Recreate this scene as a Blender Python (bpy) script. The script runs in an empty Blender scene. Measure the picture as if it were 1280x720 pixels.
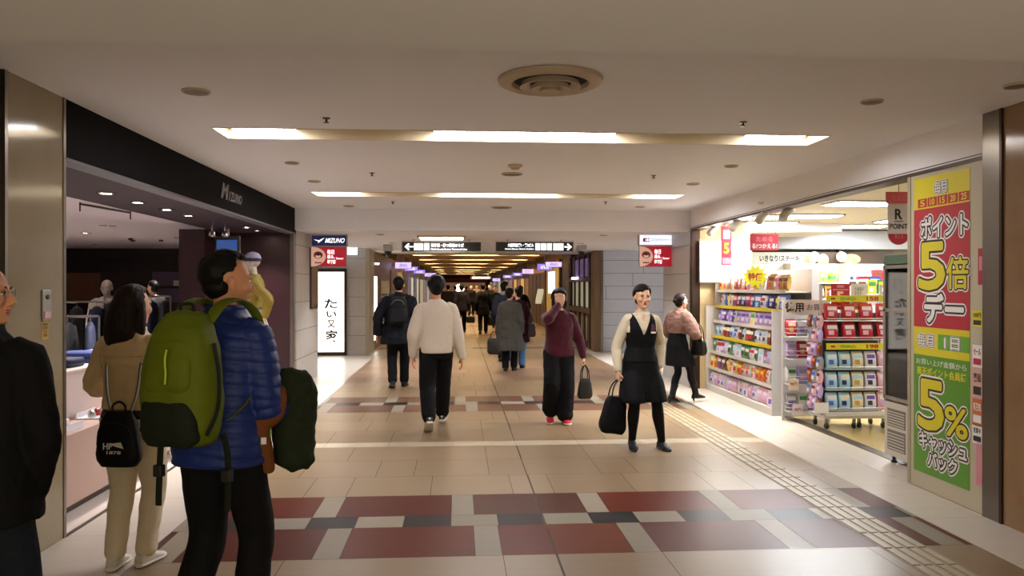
import bpy, bmesh, math, random
import numpy as np
from math import pi, sin, cos, sqrt, atan, atan2, radians as R_
from mathutils import Vector, Matrix
random.seed(7)
V = Vector
SC = bpy.context.scene
COL = SC.collection

# ------------------------------------------------------------------ camera and the pixel -> place helpers
FOC, YAW, CAMZ = 1000.0, atan(68 / 1000), 1.6
PITCH = 0.002
def ray(px, py):
    a, b, c = (px - 640) / FOC, 1.0, (360 - py) / FOC
    c2 = c * cos(PITCH) - b * sin(PITCH); b2 = b * cos(PITCH) + c * sin(PITCH)
    return V((a * cos(YAW) + b2 * sin(YAW), -a * sin(YAW) + b2 * cos(YAW), c2))
EYE = V((0, 0, CAMZ))
def onz(px, py, z=0.0):
    d = ray(px, py); return EYE + d * ((z - CAMZ) / d.z)
def onx(px, py, x):
    d = ray(px, py); return EYE + d * (x / d.x)
def ony(px, py, y):
    d = ray(px, py); return EYE + d * (y / d.y)
cd = bpy.data.cameras.new('camera'); cam = bpy.data.objects.new('camera', cd); COL.objects.link(cam)
cd.sensor_width = 36; cd.lens = FOC / 1280 * 36; cd.clip_start = 0.05; cd.clip_end = 300
cam.location = EYE; cam.rotation_euler = (pi / 2 - PITCH, 0, -YAW)
SC.camera = cam
SC.view_settings.view_transform = 'Standard'; SC.view_settings.look = 'None'
SC.view_settings.gamma = 1; SC.view_settings.use_curve_mapping = False
SC.view_settings.exposure = 0.0
SC.cycles.use_denoising = True
SC.cycles.max_bounces = 9; SC.cycles.diffuse_bounces = 7; SC.cycles.glossy_bounces = 3
SC.cycles.transmission_bounces = 4; SC.cycles.transparent_max_bounces = 6
SC.cycles.sample_clamp_indirect = 4.0
SC.cycles.caustics_reflective = False; SC.cycles.caustics_refractive = False

# ------------------------------------------------------------------ materials (all node based)
def lin(h):
    h = h.lstrip('#'); c = [int(h[i:i + 2], 16) / 255 for i in (0, 2, 4)]
    return [x / 12.92 if x <= 0.04045 else ((x + 0.055) / 1.055) ** 2.4 for x in c]
MATS = {}
def mat(name, col='#808080', rough=.5, metal=0., noise=.08, scale=6., bump=0., bscale=80., spec=.5, emit=None, estr=0.,
        stretch=(1, 1, 1), col2=None, detail=3., trans=0., coat=0., sheen=0.):
    if name in MATS: return MATS[name]
    m = bpy.data.materials.new(name); m.use_nodes = True
    nt = m.node_tree; N = nt.nodes; L = nt.links
    b = N['Principled BSDF']
    b.inputs['Roughness'].default_value = rough; b.inputs['Metallic'].default_value = metal
    b.inputs['Specular IOR Level'].default_value = spec
    b.inputs['Coat Weight'].default_value = coat; b.inputs['Sheen Weight'].default_value = sheen
    b.inputs['Transmission Weight'].default_value = trans
    c = lin(col)
    tc = N.new('ShaderNodeTexCoord'); mp = N.new('ShaderNodeMapping'); mp.inputs['Scale'].default_value = stretch
    L.new(tc.outputs['Object'], mp.inputs['Vector'])
    nz = N.new('ShaderNodeTexNoise'); nz.inputs['Scale'].default_value = scale; nz.inputs['Detail'].default_value = detail
    L.new(mp.outputs['Vector'], nz.inputs['Vector'])
    mx = N.new('ShaderNodeMix'); mx.data_type = 'RGBA'
    if col2:
        A, B = c, lin(col2)
        cr = N.new('ShaderNodeMapRange'); cr.inputs[1].default_value = .35; cr.inputs[2].default_value = .65
        L.new(nz.outputs['Fac'], cr.inputs[0]); L.new(cr.outputs[0], mx.inputs['Factor'])
    else:
        A = [x * (1 - noise) for x in c]; B = [min(1, x * (1 + noise)) for x in c]
        L.new(nz.outputs['Fac'], mx.inputs['Factor'])
    mx.inputs['A'].default_value = (*A, 1); mx.inputs['B'].default_value = (*B, 1)
    L.new(mx.outputs['Result'], b.inputs['Base Color'])
    if bump:
        n2 = N.new('ShaderNodeTexNoise'); n2.inputs['Scale'].default_value = bscale; n2.inputs['Detail'].default_value = 4
        L.new(mp.outputs['Vector'], n2.inputs['Vector'])
        bp = N.new('ShaderNodeBump'); bp.inputs['Strength'].default_value = bump; bp.inputs['Distance'].default_value = .01
        L.new(n2.outputs['Fac'], bp.inputs['Height']); L.new(bp.outputs['Normal'], b.inputs['Normal'])
    if emit:
        b.inputs['Emission Color'].default_value = (*lin(emit), 1); b.inputs['Emission Strength'].default_value = estr
    MATS[name] = m; return m

def glass_mat():
    m = bpy.data.materials.new('glass_pane'); m.use_nodes = True; nt = m.node_tree; nt.nodes.clear()
    o = nt.nodes.new('ShaderNodeOutputMaterial'); mx = nt.nodes.new('ShaderNodeMixShader'); t = nt.nodes.new('ShaderNodeBsdfTransparent'); g = nt.nodes.new('ShaderNodeBsdfGlossy'); f = nt.nodes.new('ShaderNodeFresnel')
    t.inputs[0].default_value = (.93, .95, .94, 1); g.inputs['Roughness'].default_value = .03; f.inputs[0].default_value = 1.45
    nt.links.new(f.outputs[0], mx.inputs[0]); nt.links.new(t.outputs[0], mx.inputs[1]); nt.links.new(g.outputs[0], mx.inputs[2]); nt.links.new(mx.outputs[0], o.inputs[0]); return m
GLASS = glass_mat()
# ------------------------------------------------------------------ mesh builder
_fontcache = {}
class M:
    def __init__(s): s.v = []; s.f = []; s.m = []
    def add(s, vs, fs, mi=0):
        o = len(s.v); s.v += [tuple(p) for p in vs]
        for f in fs: s.f.append([i + o for i in f]); s.m.append(mi)
    def box(s, lo, hi, mi=0):
        x0, y0, z0 = [min(a, b) for a, b in zip(lo, hi)]; x1, y1, z1 = [max(a, b) for a, b in zip(lo, hi)]
        s.add([(x0, y0, z0), (x1, y0, z0), (x1, y1, z0), (x0, y1, z0), (x0, y0, z1), (x1, y0, z1), (x1, y1, z1), (x0, y1, z1)],
              [(3, 2, 1, 0), (4, 5, 6, 7), (0, 1, 5, 4), (1, 2, 6, 5), (2, 3, 7, 6), (3, 0, 4, 7)], mi)
    def quad(s, a, b, c, d, mi=0): s.add([a, b, c, d], [(0, 1, 2, 3)], mi)
    def rings(s, rs, mi=0, cap=True):
        n = len(rs[0]); o = len(s.v)
        for r in rs: s.v += [tuple(p) for p in r]
        for k in range(len(rs) - 1):
            for i in range(n):
                j = (i + 1) % n
                s.f.append([o + k * n + i, o + k * n + j, o + (k + 1) * n + j, o + (k + 1) * n + i]); s.m.append(mi)
        if cap:
            s.f.append([o + i for i in range(n)][::-1]); s.m.append(mi)
            s.f.append([o + (len(rs) - 1) * n + i for i in range(n)]); s.m.append(mi)
    def lathe(s, prof, c=(0, 0, 0), seg=24, mi=0, ax='z', cap=True):
        rs = []
        for r, h in prof:
            ring = []
            for i in range(seg):
                a = 2 * pi * i / seg; p = (r * cos(a), r * sin(a), h)
                if ax == 'x': p = (h, r * cos(a), r * sin(a))
                if ax == 'y': p = (r * sin(a), h, r * cos(a))
                ring.append((c[0] + p[0], c[1] + p[1], c[2] + p[2]))
            rs.append(ring)
        s.rings(rs, mi, cap)
    def tube(s, pts, r, seg=8, mi=0, sub=1):
        limb(s, pts, [r] * len(pts), seg, sub, mi=mi, dome=False)
    def prism(s, pts, fr, d0, d1, mi=0):
        """polygon pts (a,b) on frame fr, extruded from depth d0 to d1"""
        n = len(pts); lo = [fr(a, b, d0) for a, b in pts]; hi = [fr(a, b, d1) for a, b in pts]
        s.add(lo + hi, [tuple(range(n))[::-1], tuple(range(n, 2 * n))] + [(i, (i + 1) % n, n + (i + 1) % n, n + i) for i in range(n)], mi)
    def rect(s, fr, a0, b0, a1, b1, d0, d1, mi=0): s.prism([(a0, b0), (a1, b0), (a1, b1), (a0, b1)], fr, d0, d1, mi)
    def text(s, body, fr, a0, b0, a1, b1, d, mi=0, bold=0., ext=.001, shear=0., sp=1.0):
        vs, fs = text_geo(body, bold, shear, sp)
        xs = [p[0] for p in vs]; ys = [p[1] for p in vs]
        x0, x1, y0, y1 = min(xs), max(xs), min(ys), max(ys)
        out = []
        for x, y, z in vs:
            out.append(fr(a0 + (x - x0) / (x1 - x0) * (a1 - a0), b0 + (y - y0) / (y1 - y0) * (b1 - b0), d + (ext if z > 0 else 0)))
        s.add(out, fs, mi)
    def mesh(s, name='mesh'):
        me = bpy.data.meshes.new(name); me.from_pydata(s.v, [], s.f)
        me.polygons.foreach_set('material_index', s.m); me.update(); return me

def text_geo(body, bold, shear, sp):
    k = (body, bold, shear, sp)
    if k in _fontcache: return _fontcache[k]
    cu = bpy.data.curves.new('text', 'FONT'); cu.body = body; cu.size = 1; cu.extrude = .05; cu.offset = bold; cu.shear = shear
    cu.resolution_u = 3; cu.space_line = sp
    ob = bpy.data.objects.new('text', cu); COL.objects.link(ob)
    dg = bpy.context.evaluated_depsgraph_get(); dg.update()
    me = bpy.data.meshes.new_from_object(ob.evaluated_get(dg))
    vs = [tuple(v.co) for v in me.vertices]; fs = [tuple(p.vertices) for p in me.polygons]
    bpy.data.objects.remove(ob); bpy.data.curves.remove(cu); bpy.data.meshes.remove(me)
    _fontcache[k] = (vs, fs); return vs, fs

class Fr:
    """flat frame: origin o, right r, up u; third axis faces the viewer"""
    def __init__(s, o, r, u=(0, 0, 1)):
        s.o = V(o); s.r = V(r).normalized(); s.u = V(u).normalized(); s.n = s.r.cross(s.u)
    def __call__(s, a, b, d=0): return s.o + s.r * a + s.u * b + s.n * d

def catmull(P, sub):
    if sub <= 1 or len(P) < 3: return P
    out = []
    for i in range(len(P) - 1):
        p0 = P[max(i - 1, 0)]; p1 = P[i]; p2 = P[i + 1]; p3 = P[min(i + 2, len(P) - 1)]
        for k in range(sub):
            t = k / sub; t2, t3 = t * t, t * t * t
            out.append((p1 * 2 + (p2 - p0) * t + (p0 * 2 - p1 * 5 + p2 * 4 - p3) * t2 + (p1 * 3 - p0 - p2 * 3 + p3) * t3) * .5)
    out.append(P[-1]); return out
def limb(m, P, R, seg=12, sub=4, ref=None, mi=0, dome=True):
    P = [V(p) for p in P]; R = [V((r, r)) if not hasattr(r, '__len__') else V(r) for r in R]
    P2 = catmull(P, sub); R2 = catmull(R, sub)
    T = []
    for i in range(len(P2)):
        t = P2[min(i + 1, len(P2) - 1)] - P2[max(i - 1, 0)]
        T.append(t.normalized() if t.length > 1e-9 else V((0, 0, 1)))
    if ref is None: ref = V((1, 0, 0)) if abs(T[0].x) < .8 else V((0, 1, 0))
    u = V(ref); rs = []
    def ring(p, t, a, b, u):
        v = t.cross(u); return [p + u * (a * cos(2 * pi * k / seg)) + v * (b * sin(2 * pi * k / seg)) for k in range(seg)]
    for i, (p, t) in enumerate(zip(P2, T)):
        u = (u - t * u.dot(t)); u.normalize(); a, b = R2[i]; e = min(a, b)
        if i == 0 and dome:
            rs.append(ring(p - t * e * .8, t, a * .35, b * .35, u)); rs.append(ring(p - t * e * .5, t, a * .8, b * .8, u))
        rs.append(ring(p, t, a, b, u))
        if i == len(P2) - 1 and dome:
            rs.append(ring(p + t * e * .5, t, a * .8, b * .8, u)); rs.append(ring(p + t * e * .8, t, a * .35, b * .35, u))
    m.rings(rs, mi)
def ellip(m, c, r, mtx=None, seg=18, rn=12, mi=0, rot=None):
    rs = []
    for k in range(rn + 1):
        la = -pi / 2 + pi * (k / rn); la = max(-pi / 2 + .06, min(pi / 2 - .06, la)); ring = []
        for i in range(seg):
            lo = 2 * pi * i / seg; p = V((r[0] * cos(la) * cos(lo), r[1] * cos(la) * sin(lo), r[2] * sin(la)))
            if rot: p = rot @ p
            p = p + V(c); ring.append(mtx @ p if mtx else p)
        rs.append(ring)
    m.rings(rs, mi)

# ------------------------------------------------------------------ objects
def props(o, label=None, cat=None, group=None, kind=None):
    if label: o['label'] = label
    if cat: o['category'] = cat
    if group: o['group'] = group
    if kind: o['kind'] = kind
    return o
def thing(name, label, cat, loc=(0, 0, 0), rotz=0, group=None):
    o = bpy.data.objects.new(name, None); COL.objects.link(o); o.empty_display_size = .1
    o.location = loc; o.rotation_euler = (0, 0, rotz); return props(o, label, cat, group)
def finish(me, mats, smooth):
    for x in (mats if isinstance(mats, (list, tuple)) else [mats]): me.materials.append(x)
    if smooth:
        me.polygons.foreach_set('use_smooth', [True] * len(me.polygons))
        me.set_sharp_from_angle(angle=R_(smooth))
def obj(name, m, mats, parent=None, label=None, cat=None, group=None, kind=None, smooth=38, bevel=0, world=False, base=True):
    """one mesh object; world=True: the mesh is given in world coordinates although it has a parent"""
    me = m.mesh(name) if isinstance(m, M) else m
    finish(me, mats, smooth)
    o = bpy.data.objects.new(name, me); COL.objects.link(o)
    if parent:
        o.parent = parent
        if world: me.transform(Matrix.Translation(-parent.location))
    elif base and len(me.vertices):
        n = len(me.vertices); co = np.empty(n * 3); me.vertices.foreach_get('co', co); co = co.reshape(-1, 3)
        c = V(((co[:, 0].min() + co[:, 0].max()) / 2, (co[:, 1].min() + co[:, 1].max()) / 2, co[:, 2].min()))
        me.transform(Matrix.Translation(-c)); o.location = c
    if bevel:
        b = o.modifiers.new('bevel', 'BEVEL'); b.width = bevel; b.segments = 2; b.limit_method = 'ANGLE'; b.angle_limit = R_(40)
    return props(o, label, cat, group, kind)
def struct(name, m, mats, **k):
    return obj(name, m, mats, kind='structure', smooth=k.pop('smooth', 0), **k)
def copy_tree(o, loc, rotz=None, label=None, group=None, parent=None):
    c = o.copy(); COL.objects.link(c)
    if parent: c.parent = parent
    else:
        c.location = loc
        if rotz is not None: c.rotation_euler = (0, 0, rotz)
        if label: c['label'] = label
        if group: c['group'] = group
    for ch in list(o.children): copy_tree(ch, None, parent=c)
    return c
def union(m, voxel, smooth=2, fac=.5):
    ob = bpy.data.objects.new('tmp', m.mesh('tmp')); COL.objects.link(ob)
    r = ob.modifiers.new('r', 'REMESH'); r.mode = 'VOXEL'; r.voxel_size = voxel; r.adaptivity = 0
    if smooth:
        s = ob.modifiers.new('s', 'SMOOTH'); s.iterations = smooth; s.factor = fac
    dg = bpy.context.evaluated_depsgraph_get(); dg.update()
    me = bpy.data.meshes.new_from_object(ob.evaluated_get(dg))
    old = ob.data; bpy.data.objects.remove(ob); bpy.data.meshes.remove(old)
    return me
def getco(me, what='co'):
    a = np.empty(len(me.vertices) * 3); me.vertices.foreach_get(what, a); return a.reshape(-1, 3)
_rng = np.random.RandomState(3)
def wav(p, freq, seed, n=9, st=(1, 1, 1)):
    r = np.random.RandomState(seed); out = np.zeros(len(p)); q = p * np.array(st)
    for k in range(n):
        d = r.normal(size=3); d /= np.linalg.norm(d); f = freq * (0.6 + 1.4 * r.rand())
        out += np.sin(q @ d * f + r.rand() * 6.28 + 1.3 * np.sin(q @ r.normal(size=3) * f * .4 + r.rand() * 6))
    return out / sqrt(n)
def displace(me, d):
    co = getco(me); no = getco(me, 'normal'); co = co + no * d[:, None]
    me.vertices.foreach_set('co', co.ravel()); me.update()
# ------------------------------------------------------------------ people: one continuous skin per body, clothes and hair as children
BODY = {'m': [(.462, .070, .052), (.495, .094, .068), (.53, .097, .070), (.58, .090, .063), (.62, .086, .059), (.68, .092, .063), (.74, .100, .067), (.78, .099, .062), (.80, .086, .055), (.820, .064, .047), (.836, .044, .041), (.850, .033, .036)],
        'f': [(.462, .070, .052), (.495, .098, .069), (.53, .098, .071), (.58, .083, .060), (.625, .073, .053), (.68, .080, .060), (.73, .088, .068), (.775, .086, .058), (.797, .074, .051), (.818, .054, .043), (.836, .036, .037), (.850, .029, .032)]}
def prof(sex, z):
    b = BODY[sex]
    if z <= b[0][0]: return b[0][1], b[0][2]
    for p, q in zip(b, b[1:]):
        if z <= q[0]:
            t = (z - p[0]) / (q[0] - p[0]); return p[1] + (q[1] - p[1]) * t, p[2] + (q[2] - p[2]) * t
    return b[-1][1], b[-1][2]
def ik(a, c, l1, l2, pole):
    d = c - a; L = min(d.length, (l1 + l2) * .998); dn = d.normalized(); c = a + dn * L
    x = (l1 * l1 - l2 * l2 + L * L) / (2 * L); h = sqrt(max(l1 * l1 - x * x, 0)); p = V(pole); p = p - dn * p.dot(dn); p.normalize()
    return a + dn * x + p * h, c
def selli(cx, cy, z, a, b, n=28, e=2.4):
    out = []
    for i in range(n):
        t = 2 * pi * i / n; c, s = cos(t), sin(t)
        out.append(V((cx + a * abs(c) ** (2 / e) * (1 if c > 0 else -1), cy + b * abs(s) ** (2 / e) * (1 if s > 0 else -1), z)))
    return out
def smooth01(t): t = max(0, min(1, t)); return t * t * (3 - 2 * t)

class Pose:
    def __init__(P, H=1.7, sex='m', lean=0, side=0, feet=None, hands=None, head=(0, 0), hipdrop=0, wide=1.0):
        """feet: (R, L) each (x, y, pitch, toe) ; hands: (R, L) each (x, y, z, pole, hand_dir, thumb_dir, curl)"""
        P.H = H; P.sex = sex; P.lean = R_(lean); P.side = R_(side); P.wide = wide
        f = H
        P.hip = V((0, 0, .52 * f - hipdrop)); P.sw = (.100 if sex == 'm' else .088) * f * wide
        feet = feet or ((.09, 0, 0, 6), (-.09, 0, 0, 6)); P.legs = []
        for sg, ft in ((1, feet[0]), (-1, feet[1])):
            hip = P.hip + V((sg * .05 * f, 0, 0)); x, y, pit, toe = ft[:4]
            az = P.foot_z(pit, ft[4] if len(ft) > 4 else 0)
            k, a = ik(hip, V((x, y, az)), .245 * f, .24 * f, (sg * .12, 1, 0)); P.legs.append((hip, k, a, R_(pit), R_(toe) * -sg, sg))
        P.arms = []
        hands = hands or (None, None)
        for sg, hd in ((1, hands[0]), (-1, hands[1])):
            sh = P.bend(V((sg * P.sw, 0, .787 * f)))
            if hd is None: hd = (sg * (P.sw + .045), .05, .475 * f)
            tgt = V(hd[:3]); pole = hd[3] if len(hd) > 3 and hd[3] else (sg * .35, -1, 0)
            e, w = ik(sh, tgt, .178 * f, .15 * f, pole)
            dr = V(hd[4]).normalized() if len(hd) > 4 and hd[4] else (w - e).normalized()
            th = V(hd[5]) if len(hd) > 5 and hd[5] else V((0, 1, 0)); th = (th - dr * th.dot(dr)).normalized()
            cu = hd[6] if len(hd) > 6 else .35
            P.arms.append((sh, e, w, dr, th, cu, sg))
        nk = P.bend(V((0, 0, .845 * f))); P.nk = nk
        s = P.s = .139 * f / .225
        P.hc = P.bend(V((0, .014 * f, .861 * f + .108 * s)))
        P.hm = Matrix.Translation(P.hc) @ Matrix.Rotation(R_(head[0]), 4, 'Z') @ Matrix.Rotation(-R_(head[1]) - P.lean * .3, 4, 'X') @ Matrix.Scale(s, 4)
    def foot_z(P, pit, heel=0):
        s = P.H / 1.72; p = R_(pit)
        return max(0.078 * s * cos(p) + .045 * s * -sin(p), .078 * s * cos(p) + .15 * s * sin(p)) if pit else .078 * s
    def bend(P, p):
        t = smooth01((p.z - P.hip.z) / (.16 * P.H))
        if t <= 0 or (P.lean == 0 and P.side == 0): return V(p)
        q = V(p) - P.hip; q = Matrix.Rotation(-P.lean * t, 3, 'X') @ Matrix.Rotation(P.side * t, 3, 'Y') @ q
        return q + P.hip

def body_mesh(P, voxel):
    m = M(); f = P.H; s = P.s
    m.rings([[P.bend(p) for p in selli(0, 0, z * f, a * f * P.wide, b * f)] for z, a, b in BODY[P.sex]])
    for hip, k, a, pit, toe, sg in P.legs:
        limb(m, [hip + V((0, 0, .01 * f)), hip.lerp(k, .45), k, k.lerp(a, .35) + V((0, -.008 * f, 0)), k.lerp(a, .7), a], [.052 * f, .046 * f, .033 * f, .033 * f, .025 * f, .021 * f])
        foot_vol(m, P, a, pit, toe, -.004)
    r = 1.0 if P.sex == 'm' else .86
    for sh, e, w, dr, th, cu, sg in P.arms:
        limb(m, [sh + V((-sg * .02 * f, 0, 0)), sh, sh.lerp(e, .5), e, e.lerp(w, .3), e.lerp(w, .7), w], [.024 * f * r, .028 * f * r, .026 * f * r, .021 * f * r, .022 * f * r, .018 * f * r, .0145 * f * r])
        hand_vol(m, w, dr, th, cu, sg, f / 1.72 * (1 if P.sex == 'm' else .93))
    limb(m, [P.nk - V((0, 0, .02 * f)), P.nk + V((0, .004 * f, .01 * f)), P.hm @ V((0, -.012, -.05))], [.036 * f * r, .031 * f * r, .029 * f * r])
    h = P.hm
    ellip(m, (0, -.012, .034), (.073, .093, .083), h)
    rs = []
    for z, a, y1, y0 in ((.055, .060, .076, -.05), (.03, .066, .082, -.05), (0, .066, .083, -.05), (-.03, .063, .083, -.045), (-.06, .053, .081, -.035), (-.085, .040, .078, -.015), (-.102, .025, .073, .01), (-.108, .012, .068, .03)):
        rs.append([h @ p for p in selli(0, (y1 + y0) / 2, z, a, (y1 - y0) / 2, 22, 2.2)])
    m.rings(rs[::-1])
    for q in (1, -1):
        ellip(m, (q * .036, .062, -.022), (.026, .024, .026), h, 12, 8)
        ellip(m, (q * .028, .078, .024), (.024, .011, .008), h, 12, 8)
        ellip(m, (q * .0105, .094, -.035), (.008, .009, .0075), h, 10, 6)
        ellip(m, (q * .076, -.008, -.010), (.007, .017, .031), h, 12, 8, rot=Matrix.Rotation(q * -.35, 3, 'Z') @ Matrix.Rotation(.2, 3, 'X'))
        ellip(m, (q * .080, -.012, -.006), (.006, .014, .024), h, 12, 8, rot=Matrix.Rotation(q * -.5, 3, 'Z'))
    limb(m, [h @ V((0, .080, .022)), h @ V((0, .092, -.005)), h @ V((0, .103, -.028)), h @ V((0, .097, -.038))], [.008 * s, .0085 * s, .0115 * s, .008 * s])
    ellip(m, (0, .0835, -.056), (.021, .008, .0055), h, 12, 8); ellip(m, (0, .081, -.067), (.018, .009, .006), h, 12, 8)
    ellip(m, (0, .072, -.092), (.018, .012, .014), h, 12, 8)
    return union(m, voxel, 2, .4)
def foot_vol(m, P, a, pit, toe, off=0., heel=0., mi=0, sole=False, flat=1.0, pointy=1.0):
    s = P.H / 1.72 * (1 if P.sex == 'm' else .92)
    Mx = Matrix.Translation(a) @ Matrix.Rotation(toe, 4, 'Z') @ Matrix.Rotation(-pit, 4, 'X') @ Matrix.Scale(s, 4)
    rs = []
    for y, w, zt in ((-.072, .016, -.03), (-.066, .028, -.005), (-.045, .034, .012), (-.01, .037, .020), (.035, .039, -.002), (.08, .045, -.022), (.12, .047, -.034), (.155, .040 * pointy, -.044), (.18, .026 * pointy, -.052), (.19, .012, -.06)):
        zb = -.078; ring = []
        if sole: zt = -.058; w = w + .004
        zt = zt * flat if zt > 0 else zt
        for k in range(14):
            t = 2 * pi * k / 14; c, q = cos(t), sin(t)
            ring.append(Mx @ V(((w + off) * abs(c) ** .75 * (1 if c > 0 else -1), y + (off if y > 0 else -off), (zt + zb) / 2 + (zt - zb + 2 * off) / 2 * abs(q) ** .75 * (1 if q > 0 else -1))))
        rs.append(ring)
    m.rings(rs, mi); return Mx
def hand_vol(m, w, d, t, cu, sg, s):
    n = d.cross(t) * (-sg)
    limb(m, [w, w + d * .03 * s, w + d * .065 * s, w + d * .092 * s], [(.024 * s, .017 * s), (.033 * s, .016 * s), (.040 * s, .015 * s), (.040 * s, .012 * s)], 14, 3, ref=t)
    for i, (o, L) in enumerate(((.034, .072), (.0115, .080), (-.0115, .075), (-.034, .058))):
        p = w + d * .086 * s + t * (o * s); pts = [p - d * .02 * s, p]; ang = cu * (.55 + .08 * i)
        for q in (.45, .32, .23):
            dr = d * cos(ang) + n * sin(ang) + t * (o * 1.2); dr.normalize(); p = p + dr * (L * q * s); pts.append(p); ang += cu * 1.15
        limb(m, pts, [.0095 * s, .0095 * s, .0086 * s, .0078 * s, .0065 * s], 10, 3)
    p = w + d * .022 * s + t * .024 * s + n * .004 * s; q = (d * .75 + t * .62 + n * (.25 + .3 * cu)).normalized(); q2 = (d * .95 + t * .15 + n * (.2 + .5 * cu)).normalized()
    limb(m, [p, p + q * .045 * s, p + q * .045 * s + q2 * .034 * s], [.014 * s, .011 * s, .008 * s], 10, 3)

def hair_mesh(P, voxel, front=34, side=-6, back=-52, thick=.010, extra=None, part=0., lump=.004, seed=1, fringe=0., nape=1.):
    m = M(); h = P.hm; seg, rn = 56, 36; rs = []
    for k in range(rn + 1):
        la = -pi / 2 + .03 + (pi - .06) * k / rn; ring = []
        for i in range(seg):
            lo = 2 * pi * i / seg; d = V((cos(la) * sin(lo), cos(la) * cos(lo), sin(la)))
            az = abs(math.degrees(atan2(d.x, d.y)))          # 0 front, 180 back
            if az < 62: lim = front + part * d.x * 30 + fringe * (1 if d.x > 0 else 0) * max(0, 1 - abs(az - 30) / 30)
            elif az < 100: lim = front + (side - front) * smooth01((az - 62) / 30)
            else: lim = side + (back - side) * smooth01((az - 100) / 45)
            lim += 3 * sin(lo * 7 + seed) + 2 * sin(lo * 17)
            el = math.degrees(math.asin(d.z)); t = smooth01((el - lim) / 7)
            ex, ey, ez = .0745 + thick, .0945 + thick, .084 + thick
            r = 1 / sqrt((d.x / ex) ** 2 + (d.y / ey) ** 2 + (d.z / ez) ** 2)
            r *= (1 + lump * 8 * (sin(lo * 9 + 3 * la + seed) * .02 + sin(lo * 23 + seed) * .012))
            if az > 110 and el < -10: r *= 1 - .10 * smooth01((-10 - el) / 40)
            r = r * (.52 + .48 * t)
            ring.append(h @ (V((0, -.012, .034)) + d * r))
        rs.append(ring)
    m.rings(rs)
    if nape: ellip(m, (0, -.046, -.018), (.058 + thick * .5, .048 + thick * .6, .062 * nape + thick * .3), h)
    if extra: extra(m, h)
    me = union(m, voxel, 7, .5)
    displace(me, .0016 * wav(getco(me), 130, seed, 10, (1, 1, .25)))
    return me

def garment(P, voxel, hem, off=.012, flare=0., sleeve=(.036, .034, .031, .030, .027), sleeve_len=.93, neck=.842, collar=0., collar_h=.02, wr=.0035, wfreq=28,
            puff=None, seed=1, sleeves=True, waist=1.0, belly=0., slv=(1, 1), dep=0., sag=None, smooth=3):
    """upper garment: hem in units of H, off in metres"""
    m = M(); f = P.H; z = hem; rs = []
    while True:
        a, b = prof(P.sex, max(z, .50)); t = smooth01((z - .55) / .2)
        fl = flare * smooth01((.60 - z) / max(.60 - hem, .01))
        k = off * (1 if z < .80 else 1 - .25 * (z - .80) / .05) + fl
        if waist < 1 and z < .74 and z > .5:                 # boxy: keep the chest width down to the hem
            ca, cb = prof(P.sex, .74); u = 1 - waist; a = a + (max(a, ca * .98) - a) * u; b = b + (max(b, cb * .98) - b) * u
        by = belly * math.exp(-((z - .6) / .08) ** 2)
        c = selli(0, by * .5, z * f, a * f * P.wide + k, b * f + k * 1.05 + by * .5 + dep, 36)
        rs.append([P.bend(p) for p in c])
        if z >= neck - 1e-6: break
        z = min(z + .018, neck)
    m.rings(rs)
    if sleeves:
        for i, (sh, e, w, dr, th, cu, sg) in enumerate(P.arms):
            if not slv[i]: continue
            q = [x * f for x in sleeve]; we = e.lerp(w, sleeve_len)
            limb(m, [sh + V((-sg * .035 * f, 0, -.012 * f)), sh + V((-sg * .005 * f, 0, 0)), sh.lerp(e, .45), e, e.lerp(we, .4), e.lerp(we, .8), we], [q[0] * .95, q[0], q[1], q[2], q[3], q[4], q[4] * .92], 16)
    if collar:
        n = P.nk; pts = []
        for k in range(3):
            pts.append([P.bend(p) for p in selli(0, .004 * f, (.83 + collar_h * k / 2) * f, (.040 - .002 * k) * f + collar, (.040 - .001 * k) * f + collar, 28)])
        m.rings(pts)
    me = union(m, voxel, smooth, .5)
    co = getco(me); d = wr * wav(co, wfreq, seed, 10, (1, 1, .7)) * .5 + wr * .35 * wav(co, wfreq * 2.3, seed + 5, 8)
    if sag: d += sag(co)
    if puff:
        A, wdt = puff; axes = [(P.hip, P.nk, 0.)]
        best = np.full(len(co), 1e9); tt = np.zeros(len(co))
        for sh, e, w, dr, th, cu, sg in P.arms:
            acc = 0.
            for a, b in ((sh, e), (e, w)):
                a_, b_ = np.array(a), np.array(b); ab = b_ - a_; L = np.linalg.norm(ab); u = ((co - a_) @ ab) / (L * L)
                dd = np.linalg.norm(co - a_ - np.clip(u, 0, 1)[:, None] * ab, axis=1)
                ok = (dd < best) & (dd < .075); tt = np.where(ok, u * L + acc, tt); best = np.where(ok, dd, best); acc += L
        tt = np.where(best > 1, co[:, 2] + .15 * np.abs(co[:, 0]), tt)
        d += A * (np.sqrt(np.abs(np.sin(pi * tt / wdt))) - .6)
    displace(me, d); return me
def trousers(P, voxel, r=(.058, .052, .043, .040, .038), top=.60, hemz=.06, off=.010, wr=.004, seed=2, bag=0.):
    m = M(); f = P.H; rs = []; z = .458
    while z <= top + 1e-6:
        a, b = prof(P.sex, z); rs.append(selli(0, 0, z * f, a * f + off, b * f + off, 30)); z += .0155
    m.rings(rs)
    for hip, k, a, pit, toe, sg in P.legs:
        q = [x * f for x in r]; e = k.lerp(a, 1 - hemz)
        limb(m, [hip + V((0, 0, .012 * f)), hip.lerp(k, .45), k + V((0, .003, 0)), k.lerp(e, .45), k.lerp(e, .8), e], [q[0], q[1], q[2], q[3], q[4], q[4] * 1.02], 18)
    me = union(m, voxel, 3, .5); co = getco(me)
    low = np.clip((.30 * f - co[:, 2]) / (.25 * f), 0, 1); d = wr * .5 * wav(co, 26, seed, 10) + wr * .9 * low * wav(co, 30, seed + 3, 8, (.3, .3, 1.4))
    displace(me, d); return me
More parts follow.
